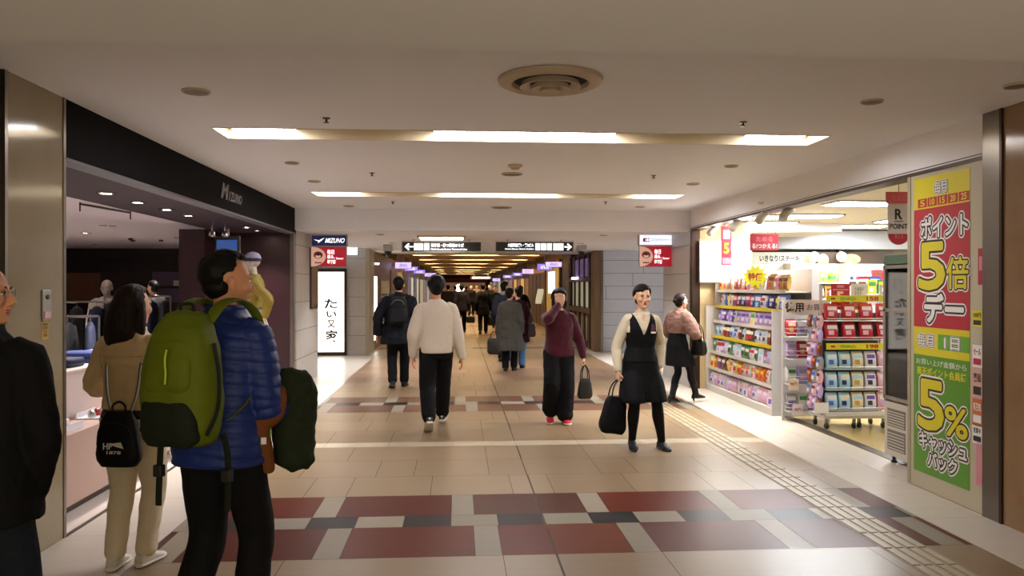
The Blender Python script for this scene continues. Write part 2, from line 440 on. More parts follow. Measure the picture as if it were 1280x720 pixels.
def skirt(P, voxel, top, hem, flare, off=.014, seed=3, slit=0):
    m = M(); f = P.H; z = hem; rs = []
    while z <= top + 1e-6:
        a, b = prof(P.sex, max(z, .51)); t = smooth01((.53 - z) / max(.53 - hem, .01))
        rs.append(selli(0, 0, z * f, a * f + off + flare * t, b * f + off + flare * .9 * t, 32)); z += .015
    m.rings(rs)
    for hip, k, a, pit, toe, sg in P.legs:
        t = (hip.z - hem * f) / max(hip.z - k.z, .01); e = hip.lerp(k, min(t, 1)) if t <= 1 else k.lerp(a, min((k.z - hem * f) / (k.z - a.z), 1))
        mid = hip.lerp(e, .5) if t <= 1 else k
        limb(m, [hip, mid, e], [.040 * f, .056 * f + off, .054 * f + off + .006], 20, 4)
    me = union(m, voxel, 6); co = getco(me); co[:, 2] = np.maximum(co[:, 2], hem * f); me.vertices.foreach_set('co', co.ravel()); displace(me, .003 * wav(co, 22, seed, 9, (1, 1, .35))); return me

SKIN = mat('skin_warm', '#c98f6c', .5, noise=.1, scale=14, bump=.05, bscale=180, spec=.4)
SKIN_L = mat('skin_light', '#d9a888', .5, noise=.08, scale=14, bump=.05, bscale=180, spec=.4)
HAIR_B = mat('hair_black', '#0a0808', .55, noise=.3, scale=60, stretch=(1, 1, .15), bump=.25, bscale=160, spec=.18)
HAIR_BR = mat('hair_dark_brown', '#1d110c', .55, noise=.3, scale=60, stretch=(1, 1, .15), bump=.25, bscale=160, spec=.18)
EYEW = mat('eye_white', '#d8d2c8', .25, noise=.03); EYED = mat('eye_iris_dark', '#120b08', .15, noise=.05)
LIP = mat('lip', '#a6524a', .4, noise=.08)
def face_parts(root, P, voxel=.003, brows=HAIR_B):
    h = P.hm; s = P.s
    for q in (1, -1):
        m = M(); ellip(m, (q * .030, .0775, .004), (.0135, .0085, .0068), h, 16, 10); e = obj('eye', m, EYEW, root)
        m = M(); ellip(m, (q * .030, .0835, .004), (.0062, .0032, .0062), h, 12, 8); obj('iris', m, EYED, e)
        m = M(); limb(m, [h @ V((q * .012, .0865, .022)), h @ V((q * .028, .0865, .027)), h @ V((q * .046, .076, .021))], [.002 * s, .0032 * s, .0015 * s], 8, 4); obj('eyebrow', m, brows, root)
        m = M(); limb(m, [h @ V((q * .016, .0835, .006)), h @ V((q * .030, .0862, .0115)), h @ V((q * .045, .0785, .007))], [.0014 * s, .002 * s, .0014 * s], 8, 4); obj('eyelid', m, brows, root)
    m = M(); ellip(m, (0, .0862, -.0565), (.0205, .0072, .0048), h, 14, 8); ellip(m, (0, .0842, -.066), (.0175, .0082, .0052), h, 14, 8); obj('lips', m, LIP, root)
def shoes(root, P, m_up, m_sole, name='shoe', off=.004, heel=0., boot=0., pointy=1., labels=None):
    for i, (hip, k, a, pit, toe, sg) in enumerate(P.legs):
        m = M(); mx = foot_vol(m, P, a, pit, toe, off, pointy=pointy)
        if boot: limb(m, [a + V((0, 0, -.02)), a.lerp(k, boot * .5), a.lerp(k, boot)], [.030 * P.H, .030 * P.H, .036 * P.H], 14, 4)
        me = union(m, .006, 2, .4); o = obj(name, me, m_up, root)
        m = M(); foot_vol(m, P, a, pit, toe, off, sole=True, pointy=pointy); obj('sole', m, m_sole, o)
        if heel:
            m = M(); m.rings([[mx @ V((.020 * cos(t * pi / 5) * r, -.045 + .02 * sin(t * pi / 5) * r, z)) for t in range(10)] for r, z in ((1.25, -.066), (.8, -.09), (.62, -.078 - heel))][::-1]); obj('heel', m, m_sole, o)
def person(label, pos, heading, P, voxel=.006, skin=None, face=False, group=None, cat='person', name='person', brows=None):
    o = obj(name, body_mesh(P, voxel), skin or SKIN, base=False, smooth=180); o.location = (pos[0], pos[1], pos[2] if len(pos) > 2 else 0)
    o.rotation_euler = (0, 0, R_(heading)); props(o, label, cat, group)
    if face: face_parts(o, P, brows=brows or HAIR_B)
    return o
def wear(o, name, me, m, **k): return obj(name, me, m, o, smooth=k.pop('smooth', 180), **k)
def W(o, p):
    return Matrix.Translation(o.location) @ Matrix.Rotation(o.rotation_euler.z, 4, 'Z') @ V(p)
# ------------------------------------------------------------------ the people in the passage
BLACK = mat('cloth_black', '#0e0e10', .8, spec=.15, noise=.25, scale=30, bump=.15, bscale=400)
NAVYK = mat('cloth_black_navy', '#11131b', .75, spec=.15, noise=.25, scale=30, bump=.15, bscale=400)
DENIM = mat('denim_dark', '#1d222c', .85, spec=.15, noise=.25, scale=40, bump=.2, bscale=500)
WHITEK = mat('knit_white', '#cfc3b4', .9, spec=.15, noise=.05, scale=30, bump=.12, bscale=300)
CREAM = mat('leather_cream', '#cbb186', .48, noise=.1, scale=16, bump=.15, bscale=220)
WJEAN = mat('denim_white', '#d6c9ad', .85, spec=.15, noise=.06, scale=30, bump=.2, bscale=420)
PUFF = mat('nylon_blue', '#1a2d70', .5, noise=.15, scale=18, bump=.12, bscale=70, spec=.3)
MAROON = mat('knit_maroon', '#481a26', .9, spec=.15, noise=.15, scale=40, bump=.3, bscale=300, sheen=.15)
BLOUSE = mat('blouse_ivory', '#d6c9ad', .7, spec=.15, noise=.05, scale=20, bump=.1, bscale=200)
VESTM = mat('uniform_black', '#0b0b0e', .7, spec=.15, noise=.2, scale=30, bump=.1, bscale=400)
TIGHT = mat('tights_black', '#0c0b0d', .55, spec=.15, noise=.2, scale=40)
LEATHK = mat('leather_black', '#0b0a0b', .5, spec=.25, noise=.2, scale=30, bump=.1, bscale=250)
LEATHB = mat('leather_dark_bag', '#16110f', .4, noise=.2, scale=30, bump=.15, bscale=200)
RUBW = mat('rubber_white', '#d8d2c6', .6, noise=.05); RUBK = mat('rubber_black', '#141312', .6, noise=.1)
REDS = mat('shoe_red', '#b5182c', .55, noise=.1)
GREYC = mat('coat_grey', '#4b4b49', .9, spec=.15, noise=.15, scale=50, bump=.25, bscale=300)
PINKS = mat('shawl_pink', '#7f6156', .9, spec=.15, noise=.12, scale=30, bump=.3, bscale=200)
METAL = mat('steel', '#8a8884', .3, 1., noise=.05); CHROME = mat('chrome', '#c8c8c8', .15, 1., noise=.02)
BRASS = mat('buckle_brass', '#a98b4c', .3, 1., noise=.05)
WHITE_P = mat('white_print', '#d9d6d0', .6, noise=.03)

# --- leftmost man: dark coat, walking away, face turned to the shops on the right
P = Pose(1.69, 'm', lean=2, feet=((.11, .16, 0, 5), (-.11, -.16, 18, 5)), hands=((.17, .07, .80, (1, -.6, 0), (-.5, .5, -1)), (-.27, .02, .82)), head=(-84, -2), wide=1.05)
p = person('man in a black coat and jeans at the left edge, face in profile with glasses', (-1.80, 3.12), 0, P, .0055, SKIN, True)
wear(p, 'hair', hair_mesh(P, .004, front=38, side=-2, back=-62, thick=.010, seed=3), HAIR_B)
wear(p, 'coat', garment(P, .008, .43, .030, .035, (.047, .045, .040, .037, .035), .97, collar=.016, collar_h=.030, wr=.006, waist=.55, seed=11), BLACK)
wear(p, 'jeans', trousers(P, .008, (.060, .054, .046, .044, .043)), DENIM)
shoes(p, P, LEATHK, RUBK)
g = obj('glasses', (lambda m: ([m.tube([P.hm @ V((q * (.030 + .021 * cos(t)), .0945 - .004 * abs(cos(t)), .004 + .016 * sin(t))) for t in [k * pi / 8 for k in range(17)]], .0011) for q in (1, -1)],
      [m.tube([P.hm @ V((q * .051, .092, .006)), P.hm @ V((q * .074, .045, .006)), P.hm @ V((q * .077, -.008, .002))], .0011) for q in (1, -1)],
      m.tube([P.hm @ V((-.010, .0965, .006)), P.hm @ V((.010, .0965, .006))], .0012), m)[-1])(M()), METAL, p)

# --- woman in the cream leather jacket
P = Pose(1.60, 'f', feet=((.065, .02, 0, 8), (-.075, -.05, 0, 8)), hands=((.15, .24, .93, (.8, -.6, 0), (-.5, .8, .1), (0, .2, 1), .6), (-.13, .25, .95, (-.8, -.6, 0), (.5, .8, .1), (0, .2, 1), .6)), head=(-22, -2), wide=1.04)
p = person('woman with long dark hair in a cream leather jacket and white jeans', (-1.86, 4.72), -8, P, .006, SKIN_L, True)
def long_hair(m, h):
    limb(m, [h @ V((0, -.075, .04)), h @ V((0, -.095, -.05)), h @ V((0, -.105, -.14)), h @ V((.005, -.10, -.22)), h @ V((.008, -.09, -.265))], [(.062, .035), (.085, .045), (.092, .042), (.080, .03), (.05, .018)], 20, 5)
    for q in (1, -1): limb(m, [h @ V((q * .07, -.01, .03)), h @ V((q * .082, -.025, -.06)), h @ V((q * .078, -.03, -.15)), h @ V((q * .07, -.035, -.22))], [.022, .03, .026, .014], 12, 4)
wear(p, 'hair', hair_mesh(P, .005, front=30, side=-25, back=-60, thick=.016, extra=long_hair, seed=5, lump=.006), HAIR_BR)
jk = wear(p, 'jacket', garment(P, .007, .565, .020, 0, (.043, .040, .036, .034, .031), .96, collar=.012, collar_h=.024, wr=.0032, wfreq=34, waist=.55, seed=21), CREAM)
m = M()                                                     # back seams and belt edge of the jacket
for sg in (1, -1): limb(m, [P.bend(V((sg * x * 1.60, -y * 1.60, z * 1.60))) for x, y, z in ((.082, .052, .775), (.055, .078, .70), (.048, .079, .63), (.046, .078, .575))], [.003] * 4, 8, 5)
limb(m, [V((x * 1.6, -y * 1.6, .755 * 1.6)) for x, y in ((-.085, .054), (-.045, .078), (0, .083), (.045, .078), (.085, .054))], [.003] * 5, 8, 4)
obj('seam', m, CREAM, jk)
wear(p, 'undershirt', garment(P, .008, .535, .011, sleeves=False, neck=.70, wr=.002), mat('shirt_dark_brown', '#1c100e', .8, spec=.15, noise=.1))
wear(p, 'jeans', trousers(P, .007, (.064, .057, .045, .041, .038), top=.56, off=.006, seed=8), WJEAN)
shoes(p, P, mat('shoe_white', '#c9c1b4', .6, noise=.06), RUBW)
m = M(); m.rings([[V((q.x, q.y, q.z)) for q in selli(0, 0, z * 1.6, prof('f', z)[0] * 1.6 + .016, prof('f', z)[1] * 1.6 + .017, 30)] for z in (.545, .548, .562, .565)]); obj('belt', m, LEATHK, p)
woman_cream = p
# her small black backpack worn low, and the dark coat over her right arm
def soft_box(w, d, h, taper=.85, n=26, rn=9, e=4.0, bulge=.03):
    m = M(); rs = []
    for k in range(rn + 1):
        t = k / rn; q = 1 - (1 - taper) * t; end = min(t, 1 - t) * rn; k2 = .72 if end < .5 else (.92 if end < 1.5 else 1)
        rs.append(selli(0, 0, h * t, (w / 2) * q * k2, (d / 2) * q * k2 * (1 + bulge * sin(pi * t)), n, e))
    m.rings(rs); return m
def at(o, p): return W(o, p)
bk = thing('backpack', 'small black backpack with white printed mark hanging low behind the woman in cream', 'backpack', W(p, (.035, -.195, .615)), R_(-8))
obj('bag_body', soft_box(.27, .10, .30, .70, e=3.0), mat('nylon_black', '#0b0b0d', .5, spec=.15, noise=.15, scale=40, bump=.15, bscale=200), bk, smooth=60)
m = M(); limb(m, [(-.035, 0, .285), (-.035, 0, .33), (0, 0, .352), (.035, 0, .33), (.035, 0, .285)], [.007] * 5, 8, 4); obj('top_handle', m, LEATHK, bk)
for sg in (1, -1):
    m = M(); limb(m, [(sg * .05, .02, .28), (sg * .085, .03, .40), (sg * .10, .045, .56)], [(.009, .003)] * 3, 8, 4); obj('strap', m, METAL, bk)
m = M(); fr = Fr((-.06, -.0515, .08), (1, 0, 0))
m.prism([(.03, .050), (.10, .060), (.115, .025), (.075, .035)], fr, 0, .003, 0); m.text('HF', fr, .0, .02, .05, .055, 0, 0, .02, .003); m.text('1878', fr, .02, -.005, .10, .012, 0, 0, .01, .003)
obj('printed_mark', m, WHITE_P, bk)
m = M(); limb(m, [(-.105, -.035, .12), (-.08, -.052, .215), (0, -.058, .25), (.08, -.052, .215), (.105, -.035, .12)], [.004] * 5, 6, 4); obj('zipper', m, LEATHK, bk)

# --- man in the blue puffer jacket
P = Pose(1.75, 'm', lean=3, feet=((.10, .08, 0, 8), (-.09, -.14, 14, 6)), hands=((.15, .31, 1.05, (.25, -1, -.3), (.0, 1, .0), (-.2, .1, 1), .7), (-.14, .30, 1.06, (-.9, -.6, -.2), (.35, 1, 0), (0, .1, 1), .7)), head=(-38, 1), wide=.93)
p = person('man in a blue quilted jacket and black trousers carrying a green backpack', (-1.05, 3.62), -20, P, .005, SKIN, True)
wear(p, 'hair', hair_mesh(P, .004, front=38, side=-4, back=-76, thick=.019, seed=2, lump=.012, nape=.85), HAIR_B)
jk = wear(p, 'quilted_jacket', garment(P, .007, .475, .034, .012, (.048, .046, .042, .040, .036), .95, collar=.020, collar_h=.036, wr=.003, waist=.5, puff=(.009, .052), seed=31, smooth=2), PUFF)
m = M(); m.rings([[P.bend(v) for v in selli(0, .006, z * 1.75, prof('m', .5)[0] * 1.75 + k, prof('m', .5)[1] * 1.75 + k, 30)] for z, k in ((.470, .036), (.474, .042), (.484, .042), (.488, .036))]); obj('jacket_hem', m, PUFF, jk)
m = M(); limb(m, [P.bend(V((.175, .06, z * 1.75))) + V((.02 + k, 0, 0)) for z, k in ((.60, .012), (.56, .022), (.52, .018))], [.004] * 3, 8, 4); obj('zip_pull', m, mat('zip_lime', '#55a83a', .5), jk)
wear(p, 'trousers', trousers(P, .007, (.062, .056, .047, .044, .042), off=.012, seed=5), BLACK)
shoes(p, P, RUBK, RUBK)
man_blue = p; PB = P
BPG = mat('backpack_green', '#596412', .6, spec=.15, noise=.12, scale=14, bump=.2, bscale=260)
BPD = mat('backpack_dark_mesh', '#1b2016', .75, spec=.15, noise=.2, scale=40, bump=.3, bscale=260)
b0 = W(p, (.03, -.275, .95))
bk = thing('backpack', 'green hiking backpack with grey mesh pocket on the man in the blue jacket', 'backpack', b0, R_(-20))
m = M(); rs = []
for z, a, b, y in ((0, .10, .06, .02), (.02, .135, .085, .01), (.08, .155, .105, -.005), (.18, .160, .115, -.012), (.30, .155, .110, -.01), (.40, .142, .098, .0), (.48, .120, .080, .012), (.535, .085, .055, .025), (.55, .05, .03, .03)):
    rs.append(selli(0, y, z, a, b, 30, 2.9))
m.rings(rs); me = union(m, .008, 2); displace(me, .004 * wav(getco(me), 20, 4, 9)); obj('pack_body', me, BPG, bk, smooth=180)
m = M(); rs = []
for z, a, b, y in ((.01, .09, .03, -.09), (.04, .125, .045, -.085), (.12, .130, .050, -.085), (.19, .125, .042, -.088), (.205, .11, .03, -.088)): rs.append(selli(0, y, z, a, b, 26, 2.6))
m.rings(rs); me = union(m, .008, 2); displace(me, .004 * wav(getco(me), 30, 9, 9)); obj('mesh_pocket', me, BPD, bk, smooth=180)
m = M(); rs = []
for z, a, b, y in ((.225, .09, .025, -.098), (.26, .11, .04, -.094), (.36, .105, .04, -.082), (.43, .085, .03, -.066), (.45, .06, .02, -.055)): rs.append(selli(0, y, z, a, b, 26, 2.8))
m.rings(rs); me = union(m, .008, 2); displace(me, .003 * wav(getco(me), 24, 6, 9)); fp = obj('front_pocket', me, BPG, bk, smooth=180)
m = M(); limb(m, [(.03, -.139, .40), (.028, -.146, .36), (.035, -.150, .31), (.03, -.148, .27)], [.004] * 4, 8, 4); obj('zip_cord', m, mat('cord_lime', '#a6c32a', .5), fp)
for sg in (1, -1):
    m = M(); pts = [(sg * .155, -.06, .06), (sg * .170, -.01, .16), (sg * .166, .0, .30), (sg * .145, .0, .42)]; limb(m, pts, [(.014, .003)] * 4, 8, 5, ref=(0, 1, 0)); obj('side_strap', m, BPD, bk)
    m = M(); pts = [(sg * .075, .04, .49), (sg * .085, .13, .575), (sg * .095, .235, .590), (sg * .110, .330, .535), (sg * .118, .372, .42), (sg * .125, .36, .28), (sg * .15, .22, .16), (sg * .15, .08, .10)]
    limb(m, pts, [(.03, .006), (.035, .008), (.035, .009), (.033, .009), (.028, .008), (.02, .006), (.012, .003), (.012, .003)], 10, 5, ref=(1, 0, 0)); obj('shoulder_strap', m, BPG, bk)
    m = M(); limb(m, [(sg * .15, .05, .045), (sg * .165, .06, -.05), (sg * .168, .055, -.20), (sg * .166, .05, -.27)], [(.016, .003)] * 4, 8, 4, ref=(1, 0, 0)); s_ = obj('hip_strap', m, BPD, bk)
    m = M(); m.box((sg * .166 - .02, .038, -.15), (sg * .166 + .02, .07, -.10)); obj('buckle', m, RUBK, s_, bevel=.004)
m = M(); limb(m, [(-.03, .02, .54), (-.028, .02, .575), (.028, .02, .575), (.03, .02, .54)], [.007] * 4, 8, 4); obj('haul_loop', m, BPD, bk)
# coat hung over his forearms
wr = PB.arms[0][2]; el = PB.arms[0][1]
def drape(pts, wid, drop, thick, seed, side):
    """cloth folded over a line pts (world), hanging on both sides by drop lengths"""
    return None
a0 = W(p, wr + V((.02, .02, .0))); 
OLIVE = mat('coat_olive', '#232b1c', .85, spec=.15, noise=.2, scale=20, bump=.25, bscale=250)
TAN = mat('jacket_tan', '#6b3f1f', .8, spec=.15, noise=.15, scale=20, bump=.25, bscale=250)
def hang(centre, w, t, h0, h1, top, seed, lean=0., name='x', rz=0):
    """a garment folded over an arm: thick rounded slab falling from `top`"""
    m = M(); rs = []; n = 11
    for k in range(n + 1):
        u = k / n; z = -h1 + (h0 + h1) * u; g = 1 - .35 * max(0, (u - .75) / .25) ** 2; q = .55 if k in (0, n) else 1
        rs.append(selli(lean * (1 - u) + .012 * sin(u * 5 + seed), .01 * sin(u * 7 + seed), z, w / 2 * g * (1 - .10 * (1 - u)) * (q if k == 0 else 1), t / 2 * q * (1.15 - .3 * u), 26, 2.6))
    m.rings(rs); me = union(m, .008, 2); co = getco(me); displace(me, .012 * wav(co, 17, seed, 8, (1, 1, .25)) + .004 * wav(co, 50, seed + 1, 8)); return me
c = onz(364, 532, .96); c = ony(362, 500, 3.72)
ct = thing('folded_coat', 'dark olive coat folded over the forearm of the man in the blue jacket', 'coat', ony(362, 588, 3.74), R_(18))
me = hang(None, .20, .15, .46, 0.0, 0, 4, lean=.045); obj('coat_body', me, OLIVE, ct, smooth=180)
m = M(); limb(m, [(-.14, -.03, .30), (-.145, -.035, .12), (-.15, -.02, -.03), (-.152, -.01, -.09)], [(.05, .035), (.045, .03), (.035, .026), (.03, .02)], 14, 4); me = union(m, .008, 2); displace(me, .005 * wav(getco(me), 30, 3)); obj('coat_sleeve', me, OLIVE, ct, smooth=180)
jt = thing('folded_jacket', 'tan brown jacket hanging inside the olive coat on the same forearm', 'jacket', ony(330, 590, 3.62), R_(12))
m = M(); limb(m, [(.045, 0, .36), (.03, -.02, .28), (-.02, -.02, .20), (.005, -.01, .08), (.012, -.01, .01)], [(.055, .05), (.062, .05), (.052, .045), (.042, .04), (.035, .03)], 16, 4); me = union(m, .008, 2); displace(me, .006 * wav(getco(me), 26, 8)); obj('jacket_body', me, TAN, jt, smooth=180)
m = M(); m.box((-.012, -.068, .135), (.012, -.060, .165)); obj('label_tag', m, WHITE_P, jt, bevel=.002)

# --- man in the white sweater
P = Pose(1.71, 'm', lean=1, feet=((.075, .32, 0, 5), (-.085, -.27, 34, 4)), hands=((.29, .05, .80, (.5, -1, 0), (.05, .15, -1)), (-.26, .02, .82, (-.5, -1, 0), (-.05, .1, -1))), head=(0, 4))
p = person('man in a white sweater and black trousers walking away down the passage', (-.24, 9.05), 3, P, .008, SKIN, True)
def mop(m, h): ellip(m, (0, -.03, .045), (.098, .105, .098), h, 20, 12)
wear(p, 'hair', hair_mesh(P, .006, front=30, side=-20, back=-78, thick=.024, extra=mop, seed=6, lump=.01), HAIR_B)
wear(p, 'sweater', garment(P, .009, .500, .026, -.006, (.046, .045, .041, .037, .032), .97, collar=.010, collar_h=.020, wr=.0045, wfreq=18, waist=.25, seed=41), WHITEK)
wear(p, 'trousers', trousers(P, .009, (.064, .060, .053, .050, .046), off=.014, seed=15), BLACK)
shoes(p, P, RUBK, RUBW)
for i, (hip, k, a, pit, toe, sg) in enumerate(P.legs):       # pale stripe on the sneaker heels
    s_ = P.H / 1.72; mx = Matrix.Translation(a) @ Matrix.Rotation(toe, 4, 'Z') @ Matrix.Rotation(-pit, 4, 'X') @ Matrix.Scale(s_, 4)
    m = M(); m.rings([[mx @ q for q in selli(0, -.055, z, .022, .022, 12)] for z in (-.036, -.016)]); obj('heel_patch', m, RUBW, p)

# --- man with the black backpack
P = Pose(1.75, 'm', lean=3, feet=((.08, .15, 0, 8), (-.09, -.12, 12, 8)), hands=((.25, .05, .84), (-.33, -.06, .86, (-.6, -1, 0), (-.2, -.1, -1))), wide=1.12)
p = person('man in a dark coat with a black backpack walking away past the pillar', (-.93, 12.75), 2, P, .011, SKIN)
wear(p, 'hair', hair_mesh(P, .008, front=36, side=-8, back=-72, thick=.014, seed=7), HAIR_B)
wear(p, 'coat', garment(P, .011, .40, .045, .06, (.055, .053, .048, .045, .042), .97, collar=.016, collar_h=.03, wr=.010, waist=.3, seed=51), NAVYK)
wear(p, 'trousers', trousers(P, .011, (.060, .055, .047, .044, .042)), BLACK); shoes(p, P, LEATHK, RUBK)
bk = thing('backpack', 'black backpack with faint grey trim on the man in the dark coat', 'backpack', W(p, (0, -.255, 1.02)), R_(2))
obj('pack_body', soft_box(.32, .18, .42, .80, e=3.2), mat('pack_black', '#131316', .5, spec=.15, noise=.2, scale=30), bk, smooth=60)
obj('front_pocket', (lambda m: (m.rings([selli(0, -.10, z, a, .035, 22, 3) for z, a in ((.04, .10), (.06, .125), (.2, .125), (.24, .11))]), m)[1])(M()), mat('pack_black2', '#1b1b20', .5, spec=.15, noise=.2), bk, smooth=60)
m = M(); limb(m, [(-.10, -.085, .30), (-.06, -.092, .355), (0, -.094, .37), (.06, -.092, .355), (.10, -.085, .30)], [.006] * 5, 8, 4); obj('trim', m, mat('trim_grey', '#55535c', .5), bk)
for sg in (1, -1):
    m = M(); limb(m, [(sg * .08, .06, .38), (sg * .11, .14, .455), (sg * .12, .24, .46), (sg * .125, .36, .40), (sg * .13, .38, .2)], [(.03, .008)] * 5, 8, 4, ref=(1, 0, 0)); obj('shoulder_strap', m, BPD, bk)

# --- woman in the maroon sweater, hand over her face
P = Pose(1.565, 'f', lean=2, feet=((.105, .02, 26, 10), (-.055, .10, 0, 8)), hands=((.035, .185, 1.385, (.75, .5, -.9), (-.18, -.10, 1), (-1, .2, -.1), .15), (-.285, .06, .765, (-.4, -1, 0), (-.05, .1, -1), (0, 1, 0), 1.1)), head=(-4, -12), wide=1.06)
p = person('woman in a maroon sweater holding one hand over her face', (1.19, 9.38), 183, P, .006, SKIN_L, True)
def bun(m, h): ellip(m, (.0, -.105, -.03), (.045, .04, .045), h); limb(m, [h @ V((-.066, .02, .03)), h @ V((-.074, .015, -.04)), h @ V((-.07, .0, -.10))], [.02, .022, .014], 12, 4); limb(m, [h @ V((.066, .02, .03)), h @ V((.076, .015, -.04)), h @ V((.075, .0, -.12))], [.02, .026, .018], 12, 4)
wear(p, 'hair', hair_mesh(P, .006, front=12, side=-30, back=-72, thick=.028, extra=bun, seed=8, part=.2, lump=.006), HAIR_B)
wear(p, 'sweater', garment(P, .008, .495, .024, .0, (.044, .042, .039, .035, .030), .95, collar=.010, collar_h=.016, wr=.005, waist=.4, seed=61), MAROON)
wear(p, 'trousers', trousers(P, .009, (.070, .066, .062, .062, .060), off=.014, seed=25), BLACK)
shoes(p, P, REDS, RUBW)
def handbag(label, loc, rz, w, h, d, drop, mtl, group=None, taper=.9, tilt=0.):
    b = thing('handbag', label, 'bag', loc, rz, group); b.rotation_euler = (0, R_(tilt), rz)
    me = union(soft_box(w, d, h, taper, e=4.5), .009, 1); displace(me, .004 * wav(getco(me), 22, int(w * 100), 8)); obj('bag_body', me, mtl, b, smooth=180)
    for sg in (1, -1):
        m = M(); limb(m, [(-w * .24, sg * d * .30, h * .93), (-w * .2, sg * d * .22, h + drop * .55), (0, sg * .012, h + drop), (w * .2, sg * d * .22, h + drop * .55), (w * .24, sg * d * .30, h * .93)], [.007] * 5, 8, 5); obj('handle', m, mtl, b)
    m = M(); limb(m, [(-w * .36, 0, h * .985), (0, 0, h * 1.0), (w * .36, 0, h * .985)], [.005] * 3, 6, 4); obj('zipper', m, METAL, b)
    return b
hp = W(p, P.arms[1][2] + P.arms[1][3] * .085)
handbag('small black handbag hanging from the hand of the woman in the maroon sweater', (hp.x + .01, hp.y, hp.z - .40), R_(12), .19, .24, .10, .155, LEATHB, taper=.72)

# --- shop clerk in vest
P = Pose(1.61, 'f', lean=1, feet=((-.0 + .09, .03, 12, 6), (-.20, .06, 0, 10)), hands=((.235, .03, .775, (.5, -1, 0), (.08, .05, -1), (0, 1, 0), 1.1), (-.215, -.05, .80, (-.6, -1, 0), (-.05, -.1, -1), (0, 1, 0), .5)), head=(2, 1), side=-1)
p = person('woman in a black uniform vest and skirt over an ivory blouse, walking towards us', (1.80, 7.80), 184, P, .005, SKIN_L, True)
def tied(m, h): ellip(m, (0, -.115, -.02), (.042, .035, .045), h)
wear(p, 'hair', hair_mesh(P, .005, front=17, side=-20, back=-70, thick=.018, extra=tied, seed=9, part=-.45), HAIR_B)
me = garment(P, .006, .55, .011, 0, (.037, .036, .034, .033, .027), .96, wr=.004, seed=71, neck=.838)
bm = bmesh.new(); bm.from_mesh(me); bmesh.ops.delete(bm, geom=[v for v in bm.verts if (v.co.y > .01 and v.co.z > .785 * 1.61 and abs(v.co.x) < (v.co.z - .785 * 1.61) * .55) or v.co.z > .832 * 1.61], context='VERTS'); bm.to_mesh(me); bm.free()
bl = wear(p, 'blouse', me, BLOUSE); sol = bl.modifiers.new('solid', 'SOLIDIFY'); sol.thickness = .003; sol.offset = -1
for q in (1, -1):
    m = M(); n = P.nk
    m.prism([(0, 0), (q * .055, .02), (q * .085, -.035), (q * .035, -.085)], Fr(n + V((q * -.012 * -1, .052, .004)), (-1, 0, 0), (0, -.35, 1)), -.002, .004); obj('collar', m, BLOUSE, bl, bevel=.002)
me = garment(P, .006, .535, .019, 0, sleeves=False, neck=.835, wr=.002, seed=72)
bm = bmesh.new(); bm.from_mesh(me); f = 1.61
dl = [v for v in bm.verts if (v.co.y > -.01 and v.co.z > .70 * f and abs(v.co.x) < (v.co.z - .70 * f) * .42) or (abs(v.co.x) > .079 * f + max(0, .80 * f - v.co.z) * .02 and v.co.z > .715 * f) or v.co.z > .826 * f]
bmesh.ops.delete(bm, geom=dl, context='VERTS'); bm.to_mesh(me); bm.free()
vs = wear(p, 'vest', me, VESTM); sol = vs.modifiers.new('solid', 'SOLIDIFY'); sol.thickness = .006; sol.offset = 0
m = M()
for k in range(4): m.lathe([(.006, 0), (.006, .004), (.003, .006)], (0, .098 + .02 * (k == 0) - .004 * k + .012, (.685 - .032 * k) * f), 10, ax='y')
obj('vest_buttons', m, LEATHK, vs)
m = M(); fr = Fr(P.bend(V((-.075, .110, .742 * f))), (-1, .15, 0), (0, -.25, 1)); m.prism([(-.025, .02), (.01, .045), (.03, .03), (.028, -.02), (0, -.04), (-.02, -.02)], fr, -.012, .012); obj('scarf', m, mat('scarf_wine', '#4a1426', .6, noise=.3, scale=90), vs, bevel=.006)
m = M(); m.rect(fr, -.012, -.052, .034, -.036, .004, .012); obj('name_badge', m, WHITE_P, vs, bevel=.001)
wear(p, 'skirt', skirt(P, .007, .60, .295, .035, .018), VESTM)
wear(p, 'tights', (lambda m: ([limb(m, [hip, hip.lerp(k, .45), k, k.lerp(a, .35) + V((0, -.012, 0)), k.lerp(a, .7), a], [.080, .070, .055, .059, .045, .037], 16, 4) for hip, k, a, pit, toe, sg in P.legs], union(m, .007, 2))[1])(M()), TIGHT)
shoes(p, P, LEATHK, RUBK, off=.003, heel=.03, pointy=.8)
hp = W(p, P.arms[0][2] + P.arms[0][3] * .085)
handbag('large black tote bag carried by the woman in the uniform vest', (hp.x - .055, hp.y + .02, hp.z - .53), R_(14), .29, .36, .14, .17, mat('tote_black', '#0d0d11', .6, spec=.15, noise=.2, scale=30, bump=.15, bscale=250), taper=.72, tilt=9)

